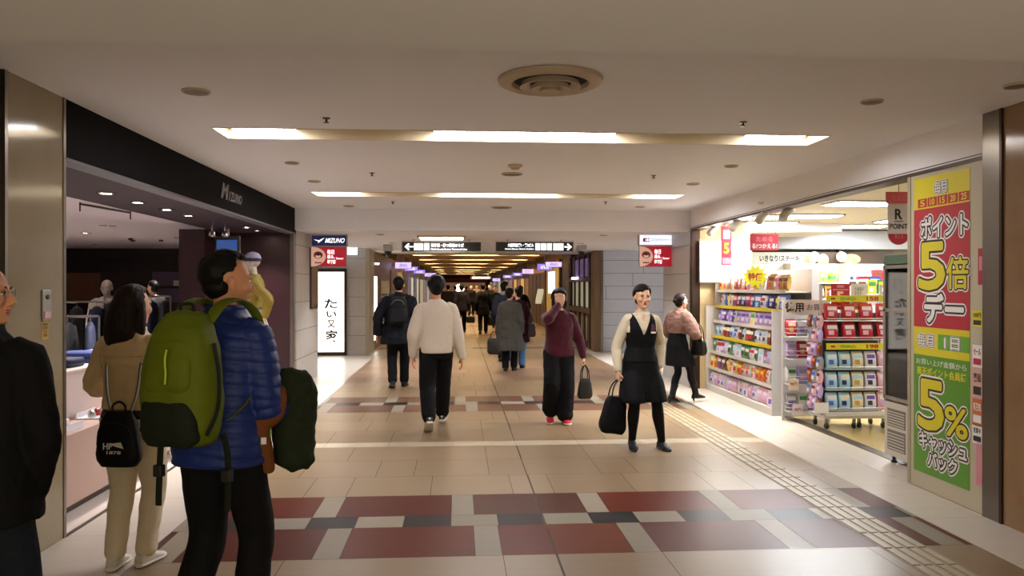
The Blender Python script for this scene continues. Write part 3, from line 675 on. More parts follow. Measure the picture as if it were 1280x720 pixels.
# --- woman with the pink shawl at the drugstore corner
P = Pose(1.50, 'f', lean=4, feet=((.06, .30, 0, 5), (-.06, -.05, 10, 5)), hands=((.16, .22, .93, (.7, -.8, 0), (-.4, 1, .1), (0, .2, 1), .8), (-.12, .24, .95, (-.7, -.8, 0), (.4, 1, .1), (0, .2, 1), .8)), head=(-4, -3))
p = person('woman with a pink shawl and heeled boots beside the drugstore pillar', (3.02, 10.82), -62, P, .009, SKIN_L)
def bun2(m, h): ellip(m, (0, -.115, .015), (.038, .035, .038), h)
wear(p, 'hair', hair_mesh(P, .007, front=26, side=-20, back=-72, thick=.014, extra=bun2, seed=10), HAIR_BR)
wear(p, 'shawl', garment(P, .010, .635, .042, .03, (.060, .060, .056, .050, .044), .75, collar=.03, collar_h=.03, wr=.010, wfreq=22, seed=81), PINKS)
m = M(); limb(m, [(.12, .16, 1.04), (.145, .185, .88), (.15, .18, .72), (.15, .18, .63)], [(.035, .02), (.04, .02), (.042, .02), (.045, .015)], 12, 4); me = union(m, .008, 2); displace(me, .006 * wav(getco(me), 40, 4, 8, (1, 1, .2))); wear(p, 'shawl_end', me, PINKS)
wear(p, 'dress', skirt(P, .010, .66, .34, .02, .016), BLACK)
wear(p, 'tights', (lambda m: ([limb(m, [hip, hip.lerp(k, .45), k, k.lerp(a, .35) + V((0, -.012, 0)), k.lerp(a, .7), a], [.078, .070, .052, .055, .043, .036], 16, 4) for hip, k, a, pit, toe, sg in P.legs], union(m, .009, 2))[1])(M()), TIGHT)
shoes(p, P, LEATHK, RUBK, name='boot', boot=.45, heel=.045, pointy=.7)
hb = handbag('black shoulder bag at the side of the woman with the pink shawl', W(p, (.20, .20, .66)), R_(-55), .26, .22, .10, .20, LEATHB, taper=.75)

# --- the group beyond: grey coat, dark coat, maroon coat
P = Pose(1.56, 'f', lean=3, feet=((.07, .08, 0, 6), (-.07, -.06, 0, 6)), hands=((.22, .05, .74), (-.22, .02, .72)), head=(-20, 0), wide=1.1)
p = person('woman in a long grey coat standing in the middle of the passage', (.98, 15.1), -12, P, .012, SKIN_L)
wear(p, 'hair', hair_mesh(P, .009, front=28, side=-24, back=-60, thick=.018, seed=12), HAIR_B)
wear(p, 'coat', garment(P, .012, .25, .04, .075, (.054, .052, .047, .044, .040), .97, collar=.016, collar_h=.03, wr=.009, waist=.4, seed=91), GREYC)
wear(p, 'trousers', trousers(P, .012, (.058, .054, .047, .045, .043)), BLACK); shoes(p, P, LEATHK, RUBK)
handbag('black square bag low beside the woman in the grey coat', (.68, 15.0, .33), R_(5), .26, .30, .12, .12, LEATHB, taper=.97)
P = Pose(1.58, 'f', lean=3, feet=((.07, .08, 0, 6), (-.07, -.06, 0, 6)), hands=((.24, .05, .72), (-.22, .02, .72)), head=(40, 0))
p = person('woman in a maroon coat and pale blue jeans behind the grey coat', (1.17, 15.55), -10, P, .012, SKIN_L)
wear(p, 'hair', hair_mesh(P, .009, front=28, side=-24, back=-60, thick=.018, seed=13), HAIR_B)
wear(p, 'coat', garment(P, .012, .33, .034, .05, (.052, .050, .045, .042, .038), .97, collar=.016, wr=.009, waist=.4, seed=92), mat('coat_wine', '#2c1219', .9, spec=.15, noise=.2, scale=30))
wear(p, 'jeans', trousers(P, .012, (.058, .054, .050, .048, .046)), mat('denim_pale_blue', '#5b86b8', .85, spec=.15, noise=.1, scale=30)); shoes(p, P, LEATHK, RUBK)
handbag('dark wine handbag held by the woman in the maroon coat', (1.42, 15.45, .62), R_(25), .20, .26, .10, .15, mat('bag_wine', '#23111a', .5), taper=.8)
P = Pose(1.70, 'm', lean=2, feet=((.08, .14, 0, 6), (-.09, -.12, 0, 6)), head=(-50, 0))
p = person('man in a black jacket with a grey scarf just ahead of the grey coat', (1.02, 17.1), -5, P, .012, SKIN)
wear(p, 'hair', hair_mesh(P, .009, front=34, side=-10, back=-72, thick=.014, seed=14), HAIR_B)
wear(p, 'jacket', garment(P, .012, .45, .035, .02, (.052, .050, .045, .042, .038), .97, collar=.016, wr=.009, waist=.4, seed=93), NAVYK)
wear(p, 'scarf', (lambda m: (m.rings([[P.bend(v) for v in selli(0, .01, z * 1.7, a, a, 22)] for z, a in ((.815, .10), (.825, .115), (.85, .11), (.862, .085))]), union(m, .01, 2))[1])(M()), mat('scarf_grey', '#6d6a68', .9, spec=.15, noise=.5, scale=40))
wear(p, 'trousers', trousers(P, .012), BLACK)
shoes(p, P, LEATHK, RUBK)
# ------------------------------------------------------------------ the far crowd
WALK = dict(feet=((.08, .20, 0, 6), (-.09, -.18, 18, 6)))
FAR = [ # px, depth, height, heading, sex, top hem, coat colour, trousers colour, label, bag
 (577, 27.5, 1.68, 0, 'm', .44, '#14101a', '#0f0e12', 'man in a dark suit with a briefcase walking away far down the passage', 'brown black briefcase in the hand of the man in the dark suit', .24),
 (604, 27.0, 1.70, 0, 'm', .38, '#0d0d10', '#0d0d10', 'person in a black coat with a large black bag left of the far crowd', 'large black bag at the hip of the person in the black coat', .30),
 (619, 31.0, 1.62, 180, 'f', .42, '#10201f', '#15171d', 'person in a dark green jacket right behind the black coat', None, 0),
 (589, 44.0, 1.66, 180, 'm', .44, '#171417', '#141318', 'small distant man in dark clothes between the suit and the black coat', None, 0),
 (569, 40.0, 1.62, 10, 'f', .40, '#3b3230', '#18161a', 'small distant woman in a brown coat left of the dark suit', None, 0),
 (596, 52.0, 1.70, 180, 'm', .44, '#8d857a', '#1d1d22', 'tiny distant man in a pale jacket near the end of the passage', None, 0),
 (612, 38.0, 1.70, 180, 'm', .44, '#1c1a22', '#131218', 'distant man in a navy jacket partly behind the dark green jacket', None, 0),
 (583, 56.0, 1.60, 0, 'f', .38, '#5a4a3c', '#1b1a1d', 'tiny distant woman in a tan coat near the end of the passage', None, 0),
 (560, 34.0, 1.66, 0, 'm', .44, '#141317', '#141317', 'distant man in black half hidden behind the white sweater', None, 0),
 (651, 24.0, 1.62, 15, 'f', .40, '#1e1417', '#141216', 'person in a dark red coat behind the maroon coat', None, 0),
]
for i, (px, Y, H, hd, sx, hem, c1, c2, lab, bag, bh) in enumerate(FAR):
    P = Pose(H, sx, lean=2, hands=((.24, .08, .80), (-.24, -.06, .80)), **WALK)
    q = ony(px, 358, Y); vx = .013
    p = person(lab, (q.x, Y), hd + random.uniform(-6, 6), P, vx, SKIN_L, group=None)
    wear(p, 'hair', hair_mesh(P, .010, front=32, side=-14, back=-74, thick=.014, seed=20 + i), HAIR_B)
    wear(p, 'coat', garment(P, vx, hem, .034, .03, (.052, .050, .045, .042, .038), .97, collar=.014, wr=.008, waist=.4, seed=100 + i), mat('far_coat_%d' % i, c1, .85, noise=.15, scale=30, spec=.15))
    wear(p, 'trousers', trousers(P, vx, (.060, .055, .046, .043, .041)), mat('far_trousers_%d' % i, c2, .85, noise=.15, scale=30, spec=.15))
    shoes(p, P, LEATHK, RUBK)
    if bag:
        hp = W(p, P.arms[0][2] + P.arms[0][3] * .085)
        handbag(bag, (hp.x + .06, hp.y, hp.z - bh - .14), R_(30), .34, bh, .12, .15, LEATHB, taper=.92)
# ------------------------------------------------------------------ the setting
XL, XR, YA, YB, ZH, ZL = -2.5, 3.66, 5.28, 12.55, 2.80, 2.48
T_BEIGE = [mat('tile_beige_%d' % i, c, .34, noise=.10, scale=3, stretch=(.6, 7, 1), spec=.38, detail=5) for i, c in enumerate(('#7f6b4f', '#836e54', '#7b664c', '#806c50'))]
T_RED = [mat('tile_red_%d' % i, c, .34, noise=.18, scale=2.5, stretch=(.6, 4, 1), detail=5, spec=.10) for i, c in enumerate(('#56200f', '#5e2a16', '#4c1c10', '#452416'))]
T_DARK = [mat('tile_slate_%d' % i, c, .34, noise=.15, scale=3, spec=.10) for i, c in enumerate(('#221f1c', '#1f2123', '#27231e'))]
T_WHITE = [mat('tile_white_%d' % i, c, .34, noise=.08, scale=3, stretch=(.6, 5, 1), spec=.10) for i, c in enumerate(('#897e6e', '#81786a', '#7c7565'))]
T_SIDE = mat('tile_side_white', '#bdb3a6', .27, noise=.05, scale=2, stretch=(.5, 5, 1))
T_STRIP = mat('tile_pale_strip', '#b3a48a', .27, noise=.06, scale=3)
T_TAN = [mat('tile_tan_%d' % i, c, .34, noise=.12, scale=3, stretch=(.6, 4, 1)) for i, c in enumerate(('#7d6146', '#826850', '#785b42'))]
GROUT = mat('grout', '#4d4234', .8, noise=.15, scale=10)
T_BROWN = [mat('tile_brown_%d' % i, c, .34, noise=.15, scale=3, stretch=(.6, 4, 1), spec=.10) for i, c in enumerate(('#593f2f', '#634735'))]
FLM = [GROUT] + T_BEIGE + T_RED + T_DARK + T_WHITE + [T_SIDE, T_STRIP] + T_TAN + T_BROWN
iB, iR, iD, iW, iS, iP, iT, iBR = 1, 5, 9, 12, 15, 16, 17, 20
fm = M()
fm.quad((-16, -1.2, -.004), (14, -1.2, -.004), (14, 90, -.004), (-16, 90, -.004), 0)
rf = random.Random(5); G = .0022
def tile(x0, x1, y0, y1, mi, g=G):
    if x1 - x0 < .01: return
    fm.quad((x0 + g, y0 + g, 0), (x1 - g, y0 + g, 0), (x1 - g, y1 - g, 0), (x0 + g, y1 - g, 0), mi)
def row(y0, y1, x0, x1, widths, mats_, start=None, g=G, jy=True):
    """tiles of the cyclic widths; the centre joint at x=.59 is always a joint"""
    tot = sum(widths); x = (x0 - x0 % tot) - tot + (start or 0); i = 0
    while x < x1:
        w = widths[i % len(widths)]; a, b = max(x, x0), min(x + w, x1); mt = mats_[i % len(mats_)] if not callable(mats_) else mats_(i)
        if b - a > .01:
            if a < .59 < b: tile(a, .585, y0, y1, mt(), g); tile(.595, b, y0, y1, mt(), g)
            else: tile(a, b, y0, y1, mt(), g)
        x += w; i += 1
beige = lambda: iB + rf.randrange(4)
red = lambda: iR + rf.randrange(4)
dark = lambda: iD + rf.randrange(3)
white = lambda: iW + rf.randrange(3)
tan = lambda: iT + rf.randrange(3)
CX0, CX1 = -1.86, 3.19
def band(y0, x0=CX0, x1=CX1, reds=None):
    rr = reds or red
    row(y0, y0 + .60, x0, x1, [.162, .798], [white, rr], .105)
    row(y0 + .60, y0 + .86, x0, x1, [.32, .32], [white, dark], -.045)
    row(y0 + .86, y0 + 1.40, x0, x1, [.162, .798], [white, rr], -.045)
def beiges(y0, n, hts, k0=0, m_=beige):
    y = y0
    for k in range(n):
        w, st = [([.64, .32], .59), ([.96, 1.28], .27), ([.32, .64, .64], .43)][(k + k0) % 3]
        row(y, y + hts, CX0, CX1, w, [m_] * len(w), st); y += hts
beiges(4.75 - .62 * 8, 8, .62, 0)
band(4.75)
beiges(6.15, 3, .627, 2)
row(8.03, 8.27, CX0, CX1, [.64], [lambda: iP], .59)
beiges(8.27, 3, .66, 0)
band(10.25, reds=lambda: iBR + rf.randrange(2))
beiges(11.65, 3, .627, 1)
row(13.53, 17.4, XL, XR, [.64, .64], [tan], .59) if 0 else None
y = 13.53
while y < 17.3: row(y, y + .63, -1.9, 3.1, [.64, .96], [tan, tan], .59 + (y * 3 % .6)); y += .63
yy = y
while y < 88:
    k = int((y - yy) / .63); X0, X1 = (-1.9, 3.1) if y < 19.8 else (-2.1, 3.4)
    if k % 9 == 4: row(y, y + .63, X0, X1, [.3, .9], [white, red], .1)
    else: row(y, y + .63, X0, X1, [.96, 1.28], [beige, beige], .59 + (k % 3) * .32)
    y += .63
# pale side strips along the shops, with long smooth slabs
for x0, x1 in ((XL, CX0), (CX1, XR)):
    y = -1.0
    while y < 13.5: tile(x0, x1, y, min(y + .9, 13.53), iS, .0012); y += .9
for x0, x1 in ((-3.9, -1.9), (3.1, 9)):
    for k in range(7): tile(x0, x1, 13.53 + .9 * k, 13.53 + .9 * (k + 1), iS, .0012)
struct('floor', fm, FLM, base=False)
# guiding path of four raised bars
TACT = mat('tactile_bar', '#918266', .45, noise=.1, scale=20); TACB = mat('tactile_base', '#7d6f58', .5, noise=.1, scale=20)
m = M(); y = 2.0
while y < 13.4:
    m.box((2.585, y + .002, .0005), (2.875, y + .298, .0022), 1)
    for k in range(4):
        x = 2.595 + k * .0715; m.rings([[(x + .026 + .026 * q * cos(t * pi / 4 + pi / 4), y + .15 + (.138 - .01 * (1 - q)) * (1 if sin(t * pi / 4 + pi / 4) > 0 else -1), h) for t in (0, 2, 4, 6)] for q, h in ((1.35, .002), (1.2, .008), (.95, .0085))], 0)
    y += .30
struct('tactile_paving', m, [TACT, TACB])

# ceilings
CEIL = mat('ceiling_paint', '#e9ebf3', .75, noise=.02, scale=2, spec=.25)
CEILW = mat('ceiling_warm', '#cdb486', .75, noise=.03, scale=2, spec=.25)
SLOTS = [(6.18, 6.62), (10.28, 10.76)]; SX0, SX1 = -1.86, 2.97
m = M()
def slab(x0, x1, y0, y1, z, t=.15, mi=0): m.box((x0, y0, z), (x1, y1, z + t), mi)
slab(-3.4, 4.2, -1.0, 2.98, ZL, .5)                          # beam over the viewer
ys = [2.98]
for a, b in SLOTS: ys += [a, b]
ys.append(YB)
for k in range(0, len(ys), 2): slab(XL - .2, XR + .2, ys[k], ys[k + 1], ZH, .3)
for a, b in SLOTS:
    slab(XL - .2, SX0, a, b, ZH, .3); slab(SX1, XR + .2, a, b, ZH, .3); slab(SX0, SX1, a, b, ZH + .16, .14)
struct('ceiling', m, CEIL)
m = M(); slab(-4.2, 6.2, YB, 14.5, ZL, .32); slab(-3.9, 9, 14.5, 20, ZL, .32); slab(-4.2, 6.2, 20, 22.0, ZL, .32)
struct('ceiling_passage', m, CEIL)
m = M(); slab(-4.2, 6.2, 22.0, 85, ZH, .25); m.box((-4.2, 21.8, ZL), (6.2, 22.0, 2.9)); 
for yb in (34.6, 47.5, 60.0): m.box((-2.09, yb, 2.72), (3.39, yb + .7, ZH))
struct('ceiling_far', m, CEILW)

# ---- walls
MARB = mat('marble_beige', '#877a60', .12, noise=.14, scale=5, detail=8, bump=.02, bscale=30, spec=.55)
MARB2 = mat('marble_tan', '#86694a', .15, noise=.16, scale=7, detail=8, spec=.5)
STEELB = mat('steel_brushed', '#7d776f', .28, 1., noise=.08, scale=3, stretch=(30, 30, .3))
BRONZE = mat('bronze_dark', '#3a2d22', .35, .7, noise=.1)
STONE = mat('stone_grey', '#b4b0aa', .5, noise=.1, scale=9, detail=7, bump=.04, bscale=60)
STONEJ = mat('stone_joint', '#4c4945', .8, noise=.1)
m = M()                                                       # left marble pier
m.box((XL - .5, 4.62, 0), (XL, YA, ZH)); m.box((XL - .5, 4.50, 0), (XL - .04, 4.62, ZH), 1); m.box((XL - .5, 2.0, 0), (XL, 4.38, ZH)); m.box((XL - .45, 4.38, 0), (XL - .03, 4.5, ZH), 2)
m.box((XL - .02, 5.26, 0), (XL + .006, YA + .012, ZH), 3); m.box((XL - .02, 4.60, 0), (XL + .006, 4.63, ZH), 3)
m.box((XL - .5, -1.2, 0), (XL, 2.0, ZH))
struct('wall_left', m, [MARB, BRONZE, BRASS, STEELB])
m = M(); m.box((XR, 4.0, 0), (XR + .5, 5.16, ZH)); m.box((XR, -1.2, 0), (XR + .5, 4.0, ZH)); m.box((XR - .012, 5.16, 0), (XR + .45, 5.34, ZH), 1); m.box((XR - .014, 5.14, 0), (XR + .02, 5.165, ZH), 2)
struct('wall_right', m, [MARB2, STEELB, BRONZE])
def stone_pier(name, lo, hi, joints=5):
    m = M(); m.box(lo, hi)
    for k in range(joints):
        z = lo[2] + .45 * (k + 1)
        if z < hi[2]: m.box((lo[0] - .002, lo[1] - .002, z), (hi[0] + .002, hi[1] + .002, z + .007), 1)
    return struct(name, m, [STONE, STONEJ])
stone_pier('wall_left.001', (XL - .62, 12.62, 0), (XL, 14.5, ZL))
stone_pier('wall_left.002', (-3.9, 18.85, 0), (-2.10, 19.3, ZL))
m = M(); m.box((-2.14, 18.82, 0), (-2.05, 18.9, ZL)); m.box((-2.10, 18.84, 0), (-2.06, 20.0, ZL)); struct('trim_1', m, mat('stone_pale', '#a39a84', .5, noise=.08))
stone_pier('wall_right.001', (XR, 12.36, 0), (XR + .7, 14.05, ZL))
m = M(); m.box((XR - .004, 12.28, 0), (XR + .12, 12.37, ZL), 0); m.box((XR - .01, 12.36, 0), (XR + .03, 12.40, ZL), 1); struct('trim_2', m, [BRONZE, STEELB])
BLUET = mat('tile_blue_grey', '#cdd6ea', .3, noise=.05, scale=5)
m = M(); m.box((3.55, 19.5, 0), (5.4, 19.9, ZL))
for k in range(1, 8): m.box((3.545, 19.496, .32 * k), (5.4, 19.5, .32 * k + .008), 1)
for k in range(7): x = 3.56 + .0 + (k * .47 + (k % 2) * .2) % 1.8; m.box((x, 19.496, .32 * k), (x + .008, 19.5, .32 * (k + 1)), 1)
m.box((3.34, 19.42, 0), (3.56, 19.92, ZL), 2); m.box((3.50, 19.40, 0), (3.56, 19.43, ZL), 3)
struct('wall_right.002', m, [BLUET, STONEJ, mat('wood_edge', '#6a5236', .5, noise=.2, stretch=(10, 10, 1)), STEELB])
m = M(); m.box((-3.95, 14.5, 0), (-3.85, 18.9, ZL)); m.box((-3.9, 14.4, 0), (XL - .6, 14.5, ZL)); struct('wall_left.003', m, STONE)
m = M(); m.box((5.4, 19.52, 0), (9, 19.9, ZL)); m.box((XR + .7, 14.0, 0), (4.62, 14.05, ZL)); struct('wall_right.003', m, STONE)
# beam between the high and the low ceiling
m = M(); m.box((XL - .2, YB - .03, ZL - .01), (XR + .2, YB + .35, ZH)); struct('trim_3', m, mat('beam_paint', '#e9ebf3', .75, noise=.03, spec=.25))

# ---- shopfront headers
FASC = mat('fascia_black', '#080708', .7, noise=.2, spec=.05)
WINE = mat('panel_wine', '#250a10', .35, noise=.25, scale=3, stretch=(14, 14, .5), spec=.5)
SOFF = mat('soffit_plum', '#2b1e26', .6, spec=.2, noise=.08)
m = M(); m.box((XL - .12, YA, 2.42), (XL, YB + .05, ZH)); m.box((XL - .125, YA, 2.405), (XL + .006, YB + .05, 2.425), 1)
struct('trim_4', m, [FASC, mat('trim_grey', '#6b6360', .35, .5)])
m = M(); m.box((-3.52, YA, 2.42), (XL - .12, YB + .1, 2.46)); m.box((-3.56, YA, 2.42), (-3.52, YB + .1, 2.75)); struct('trim_5', m, SOFF)
m = M(); m.box((-3.9, 12.45, 0), (XL - .03, 12.62, 2.42)); m.box((-3.98, 11.75, 0), (-3.62, 12.47, 2.42)); m.box((XL - .05, 12.40, 0), (XL + .004, 12.46, 2.42), 1)
struct('wall_left.004', m, [WINE, STEELB])
FASR = mat('fascia_cream', '#ece9e8', .6, noise=.03)
m = M(); m.box((XR, 5.34, 2.50), (XR + .14, 12.36, ZH)); m.box((XR - .008, 5.34, 2.485), (XR + .16, 12.36, 2.512), 1); m.box((XR - .004, 5.34, 2.525), (XR + .01, 12.36, 2.532), 1)
struct('trim_6', m, [FASR, mat('trim_dark', '#4b4039', .4, .3)])

# ---- ceiling lights in the coves: one fixture per slot, three lit lengths
GLOW = mat('cove_lamp', '#ffffff', .5, emit='#f8f6fb', estr=32); COVE = mat('cove_paint', '#b8a88a', .7, noise=.02)
GLOWW = mat('cove_lamp_warm', '#ffffff', .5, emit='#ffd79a', estr=48)
def cove(y0, y1, x0, x1, z, label, glow=None, depth=.15, group='recessed ceiling lights across the passage', segs=None):
    t = thing('ceiling_light', label, 'ceiling light', ((x0 + x1) / 2, (y0 + y1) / 2, z), 0, group)
    m = M(); w = .012
    m.box((x0, y0, z - .004), (x1, y0 + w, z + depth)); m.box((x0, y1 - w, z - .004), (x1, y1, z + depth)); m.box((x0, y0 + w, z - .004), (x0 + w, y1 - w, z + depth)); m.box((x1 - w, y0 + w, z - .004), (x1, y1 - w, z + depth)); m.box((x0 + w, y0 + w, z + depth - .02), (x1 - w, y1 - w, z + depth))
    obj('housing', m, COVE, t, world=True, smooth=0)
    for a, b in segs or ((.012, .115), (.345, .655), (.885, .988)):
        m = M(); xa, xb = x0 + (x1 - x0) * a, x0 + (x1 - x0) * b
        zb = z + depth - .085; m.box((xa, y0 + .03, zb), (xb, y1 - .03, z + depth - .03), 1); m.add([(xa + .02, y0 + .05, zb - .012), (xb - .02, y0 + .05, zb - .012), (xb - .02, y1 - .05, zb - .012), (xa + .02, y1 - .05, zb - .012), (xa, y0 + .03, zb - .001), (xb, y0 + .03, zb - .001), (xb, y1 - .03, zb - .001), (xa, y1 - .03, zb - .001)], [(3, 2, 1, 0), (0, 1, 5, 4), (1, 2, 6, 5), (2, 3, 7, 6), (3, 0, 4, 7)], 0); obj('lamp_tray', m, [glow or GLOW, COVE], t, world=True, smooth=0)
    return t
cove(*SLOTS[0], SX0, SX1, ZH, 'nearest long recessed ceiling light with three bright lengths')
cove(*SLOTS[1], SX0, SX1, ZH, 'second recessed ceiling light, in front of the hanging beam')
for i, y in enumerate((26.6, 31.2, 36.6, 43.2, 50.5, 57.5, 66.0)):
    cove(y, y + .5, -1.5, 2.75, ZH - .155, ['nearest recessed light of the warm far passage ceiling', 'second nearest recessed light of the warm far passage ceiling', 'third nearest recessed light of the warm far passage ceiling', 'recessed light halfway down the warm far passage ceiling', 'third farthest recessed light of the warm far passage ceiling', 'second farthest recessed light of the warm far passage ceiling', 'farthest recessed light of the warm far passage ceiling'][i], GLOWW, segs=((.012, .13), (.33, .67), (.87, .988)))
q = ony(552, 299.5, 14.2)
t = thing('ceiling_light', 'small flush light strip on the low ceiling above the left direction sign', 'ceiling light', (q.x, 14.3, ZL))
m = M(); m.box((q.x - .42, 13.9, ZL - .03), (q.x + .42, 14.7, ZL + .0)); obj('housing', m, COVE, t, world=True, smooth=0, bevel=.006)
m = M(); m.box((q.x - .38, 13.94, ZL - .036), (q.x + .38, 14.66, ZL - .028)); obj('lamp_tray', m, mat('flush_lamp', '#ffffff', emit='#ffe9d0', estr=9), t, world=True)
# ---- fittings on the ceiling
VENT = mat('vent_paint', '#b3a28c', .5, noise=.04); VDARK = mat('vent_gap', '#1f1710', .8)
q = onz(688, 99, ZH)
t = thing('air_diffuser', 'large round air diffuser with concentric rings on the ceiling', 'air vent', (q.x, q.y, ZH - .053))
m = M(); m.lathe([(.305, .05), (.30, .032), (.26, .014), (.225, .022), (.218, .05)], seg=48, cap=False); obj('outer_ring', m, VENT, t)
m = M(); m.lathe([(.222, .049), (.001, .049)], seg=40, cap=False); obj('throat', m, VDARK, t)
for r, z in ((.165, .004), (.105, -.012), (.05, -.02)):
    m = M(); m.lathe([(r, z + .03), (r + .012, z), (r - .02, z + .004), (r - .045, z + .022), (r - .04, z + .032)] if r > .06 else [(r, z + .028), (r + .008, z), (.001, z - .006)], seg=40, cap=False); obj('cone_ring', m, VENT, t)
SPK = mat('speaker_grille', '#6b5c4c', .7, noise=.25, scale=300)
def disc(px, py, r, label, cat, name='ceiling_speaker', mtl=None, ring=True, h=.014, z=ZH):
    q = onz(px, py, z); t = thing(name, label, cat, (q.x, q.y, z - h), 0)
    m = M(); m.lathe([(r, h), (r, h * .5), (r * .93, 0), (r * .86, h * .15), (r * .86, h * .5)], seg=28, cap=False); obj('rim', m, VENT, t)
    m = M(); m.lathe([(r * .87, h * .3), (r * .5, h * .12), (.001, h * .08)], seg=28, cap=False); obj('grille', m, mtl or SPK, t)
disc(245, 113.5, .085, 'round grey ceiling disc at the near left of the ceiling', 'ceiling speaker')
disc(1090, 126, .070, 'round grey ceiling disc at the near right, before the drugstore header', 'ceiling speaker')
disc(1271, 106, .075, 'round ceiling disc at the far right edge above the tan pillar', 'ceiling speaker')
disc(365, 203, .07, 'round ceiling disc beyond the left end of the nearest light', 'ceiling speaker')
disc(914, 207, .07, 'round ceiling disc beyond the right end of the nearest light', 'ceiling speaker')
disc(640, 217, .115, 'larger round ceiling disc in the middle between the two lights', 'air vent', 'air_vent')
disc(393, 226, .075, 'round ceiling disc nearest to the black shop header', 'ceiling speaker')
disc(866, 229.5, .075, 'round ceiling disc nearest to the drugstore header', 'ceiling speaker')
disc(627, 259, .16, 'flat round vent just before the beam, in the middle', 'air vent', 'air_vent')
disc(436, 257, .08, 'round ceiling disc before the beam on the left', 'ceiling speaker'); disc(800, 258, .08, 'round ceiling disc before the beam on the right', 'ceiling speaker')
q = onz(644, 206, ZH); t = thing('smoke_detector', 'white dome smoke detector just before the middle ceiling disc', 'smoke detector', (q.x, q.y, ZH - .05))
m = M(); m.lathe([(.075, .05), (.07, .03), (.05, .02)], seg=24); obj('mount', m, VENT, t); m = M(); m.lathe([(.045, .02), (.04, .005), (.02, 0)], seg=20); obj('sensor', m, VENT, t)
for px, py, l in ((408, 147.5, 'left of the middle, before the nearest light'), (929, 152.5, 'right of the middle, before the nearest light'), (465, 216, 'on the left between the two lights'), (817, 219, 'on the right between the two lights'), (491, 252, 'beyond the second light on the left'), (757, 252, 'beyond the second light on the right')):
    q = onz(px, py, ZH); t = thing('sprinkler', 'small dark sprinkler head ' + l, 'sprinkler', (q.x, q.y, ZH - .035))
    m = M(); m.lathe([(.028, .035), (.026, .028), (.010, .026)], seg=14); obj('flange', m, BRONZE, t); m = M(); m.lathe([(.008, .028), (.008, .008), (.020, .004), (.018, 0)], seg=12); obj('nozzle', m, BRONZE, t)

# ---- signs
SIGNB = mat('sign_black', '#0b0b0d', .4, noise=.1); SIGNW = mat('sign_white_lit', '#ffffff', .5, emit='#f4f7ff', estr=1.6); SIGNY = mat('sign_cream_lit', '#ffffff', .5, emit='#fff3cf', estr=1.5)
NAVY = mat('sign_navy', '#0d1438', .4, emit='#101c58', estr=.35); REDL = mat('sign_red', '#b0142e', .4, emit='#c01230', estr=.28); PETAL = mat('sign_petal', '#d9b9a8', .5, emit='#e2b9a5', estr=.35)
ALU = mat('aluminium', '#9a9793', .35, .9, noise=.05)
TXW = mat('letter_white', '#f2f2f2', .5, emit='#ffffff', estr=1.2)
def board(name, label, x0, x1, z0, z1, y, dep=.08, mtl=None, rail=.018, cat='sign'):
    t = thing(name, label, cat, ((x0 + x1) / 2, y, z0)); m = M(); m.box((x0, y, z0), (x1, y + dep, z1)); obj('panel', m, mtl or SIGNB, t, world=True, smooth=0)
    m = M(); e = rail
    for a, b in (((x0 - e, z1), (x1 + e, z1 + e)), ((x0 - e, z0 - e), (x1 + e, z0)), ((x0 - e, z0), (x0, z1)), ((x1, z0), (x1 + e, z1))): m.box((a[0], y - .006, a[1]), (b[0], y + dep + .006, b[1]))
    obj('frame', m, ALU, t, world=True, smooth=0)
    return t, Fr((x0, y - .001, z0), (1, 0, 0))
a, b = ony(503, 314, 15), ony(601, 303, 15)
t, fr = board('direction_sign', 'black hanging direction sign with a white arrow to the left', a.x, b.x, a.z, b.z, 15.0)
w, h = b.x - a.x, b.z - a.z
m = M(); m.prism([(.04, h * .5), (.11, h * .88), (.135, h * .80), (.09, h * .57), (.20, h * .57), (.20, h * .43), (.09, h * .43), (.135, h * .2), (.11, h * .12)], fr, 0, .004); obj('arrow', m, SIGNW, t, world=True, smooth=0)
m = M(); m.rect(fr, .215, .02, .38, h - .02, 0, .004, 0); m.rect(fr, .40, .02, .50, h - .02, 0, .004, 1); obj('pictograms', m, [SIGNY, SIGNW], t, world=True, smooth=0)
m = M(); m.text('西梅田・四つ橋線のりば', fr, .53, h * .46, 1.14, h * .88, .001, 0, .03); m.text('Nishi-Umeda Station Yotsubashi Line', fr, .53, h * .12, 1.20, h * .34, .001, 0, .02); obj('lettering', m, SIGNW, t, world=True, smooth=0)
for x in (a.x + .2, b.x - .23): m = M(); m.box((x, 15.03, b.z + .018), (x + .03, 15.05, ZL)); obj('hanger', m, ALU, t, world=True)
a, b = ony(620, 314, 15), ony(716, 303, 15)
t, fr = board('direction_sign', 'black hanging direction sign with a white arrow to the right', a.x, b.x, a.z, b.z, 15.0)
w, h = b.x - a.x, b.z - a.z; q = w
m = M(); m.prism([(q - x, y) for x, y in ((.02, h * .5), (.09, h * .88), (.115, h * .80), (.07, h * .57), (.16, h * .57), (.16, h * .43), (.07, h * .43), (.115, h * .2), (.09, h * .12))][::-1], fr, 0, .004); obj('arrow', m, SIGNW, t, world=True, smooth=0)
m = M()
for x0, x1, k in ((q - .37, q - .18, 0), (q - .49, q - .40, 1), (q - .60, q - .51, 1), (q - .71, q - .62, 1)): m.rect(fr, x0, .02, x1, h - .02, 0, .004, k)
obj('pictograms', m, [SIGNY, SIGNW], t, world=True, smooth=0)
m = M(); m.text('大阪駅前第1・第2ビル', fr, .22, h * .46, q - .74, h * .88, .001, 0, .03); m.text('Osaka Ekimae Daiichi Building', fr, .17, h * .12, q - .74, h * .34, .001, 0, .02); obj('lettering', m, SIGNW, t, world=True, smooth=0)
for x in (a.x + .2, b.x - .23): m = M(); m.box((x, 15.03, b.z + .018), (x + .03, 15.05, ZL)); obj('hanger', m, ALU, t, world=True)

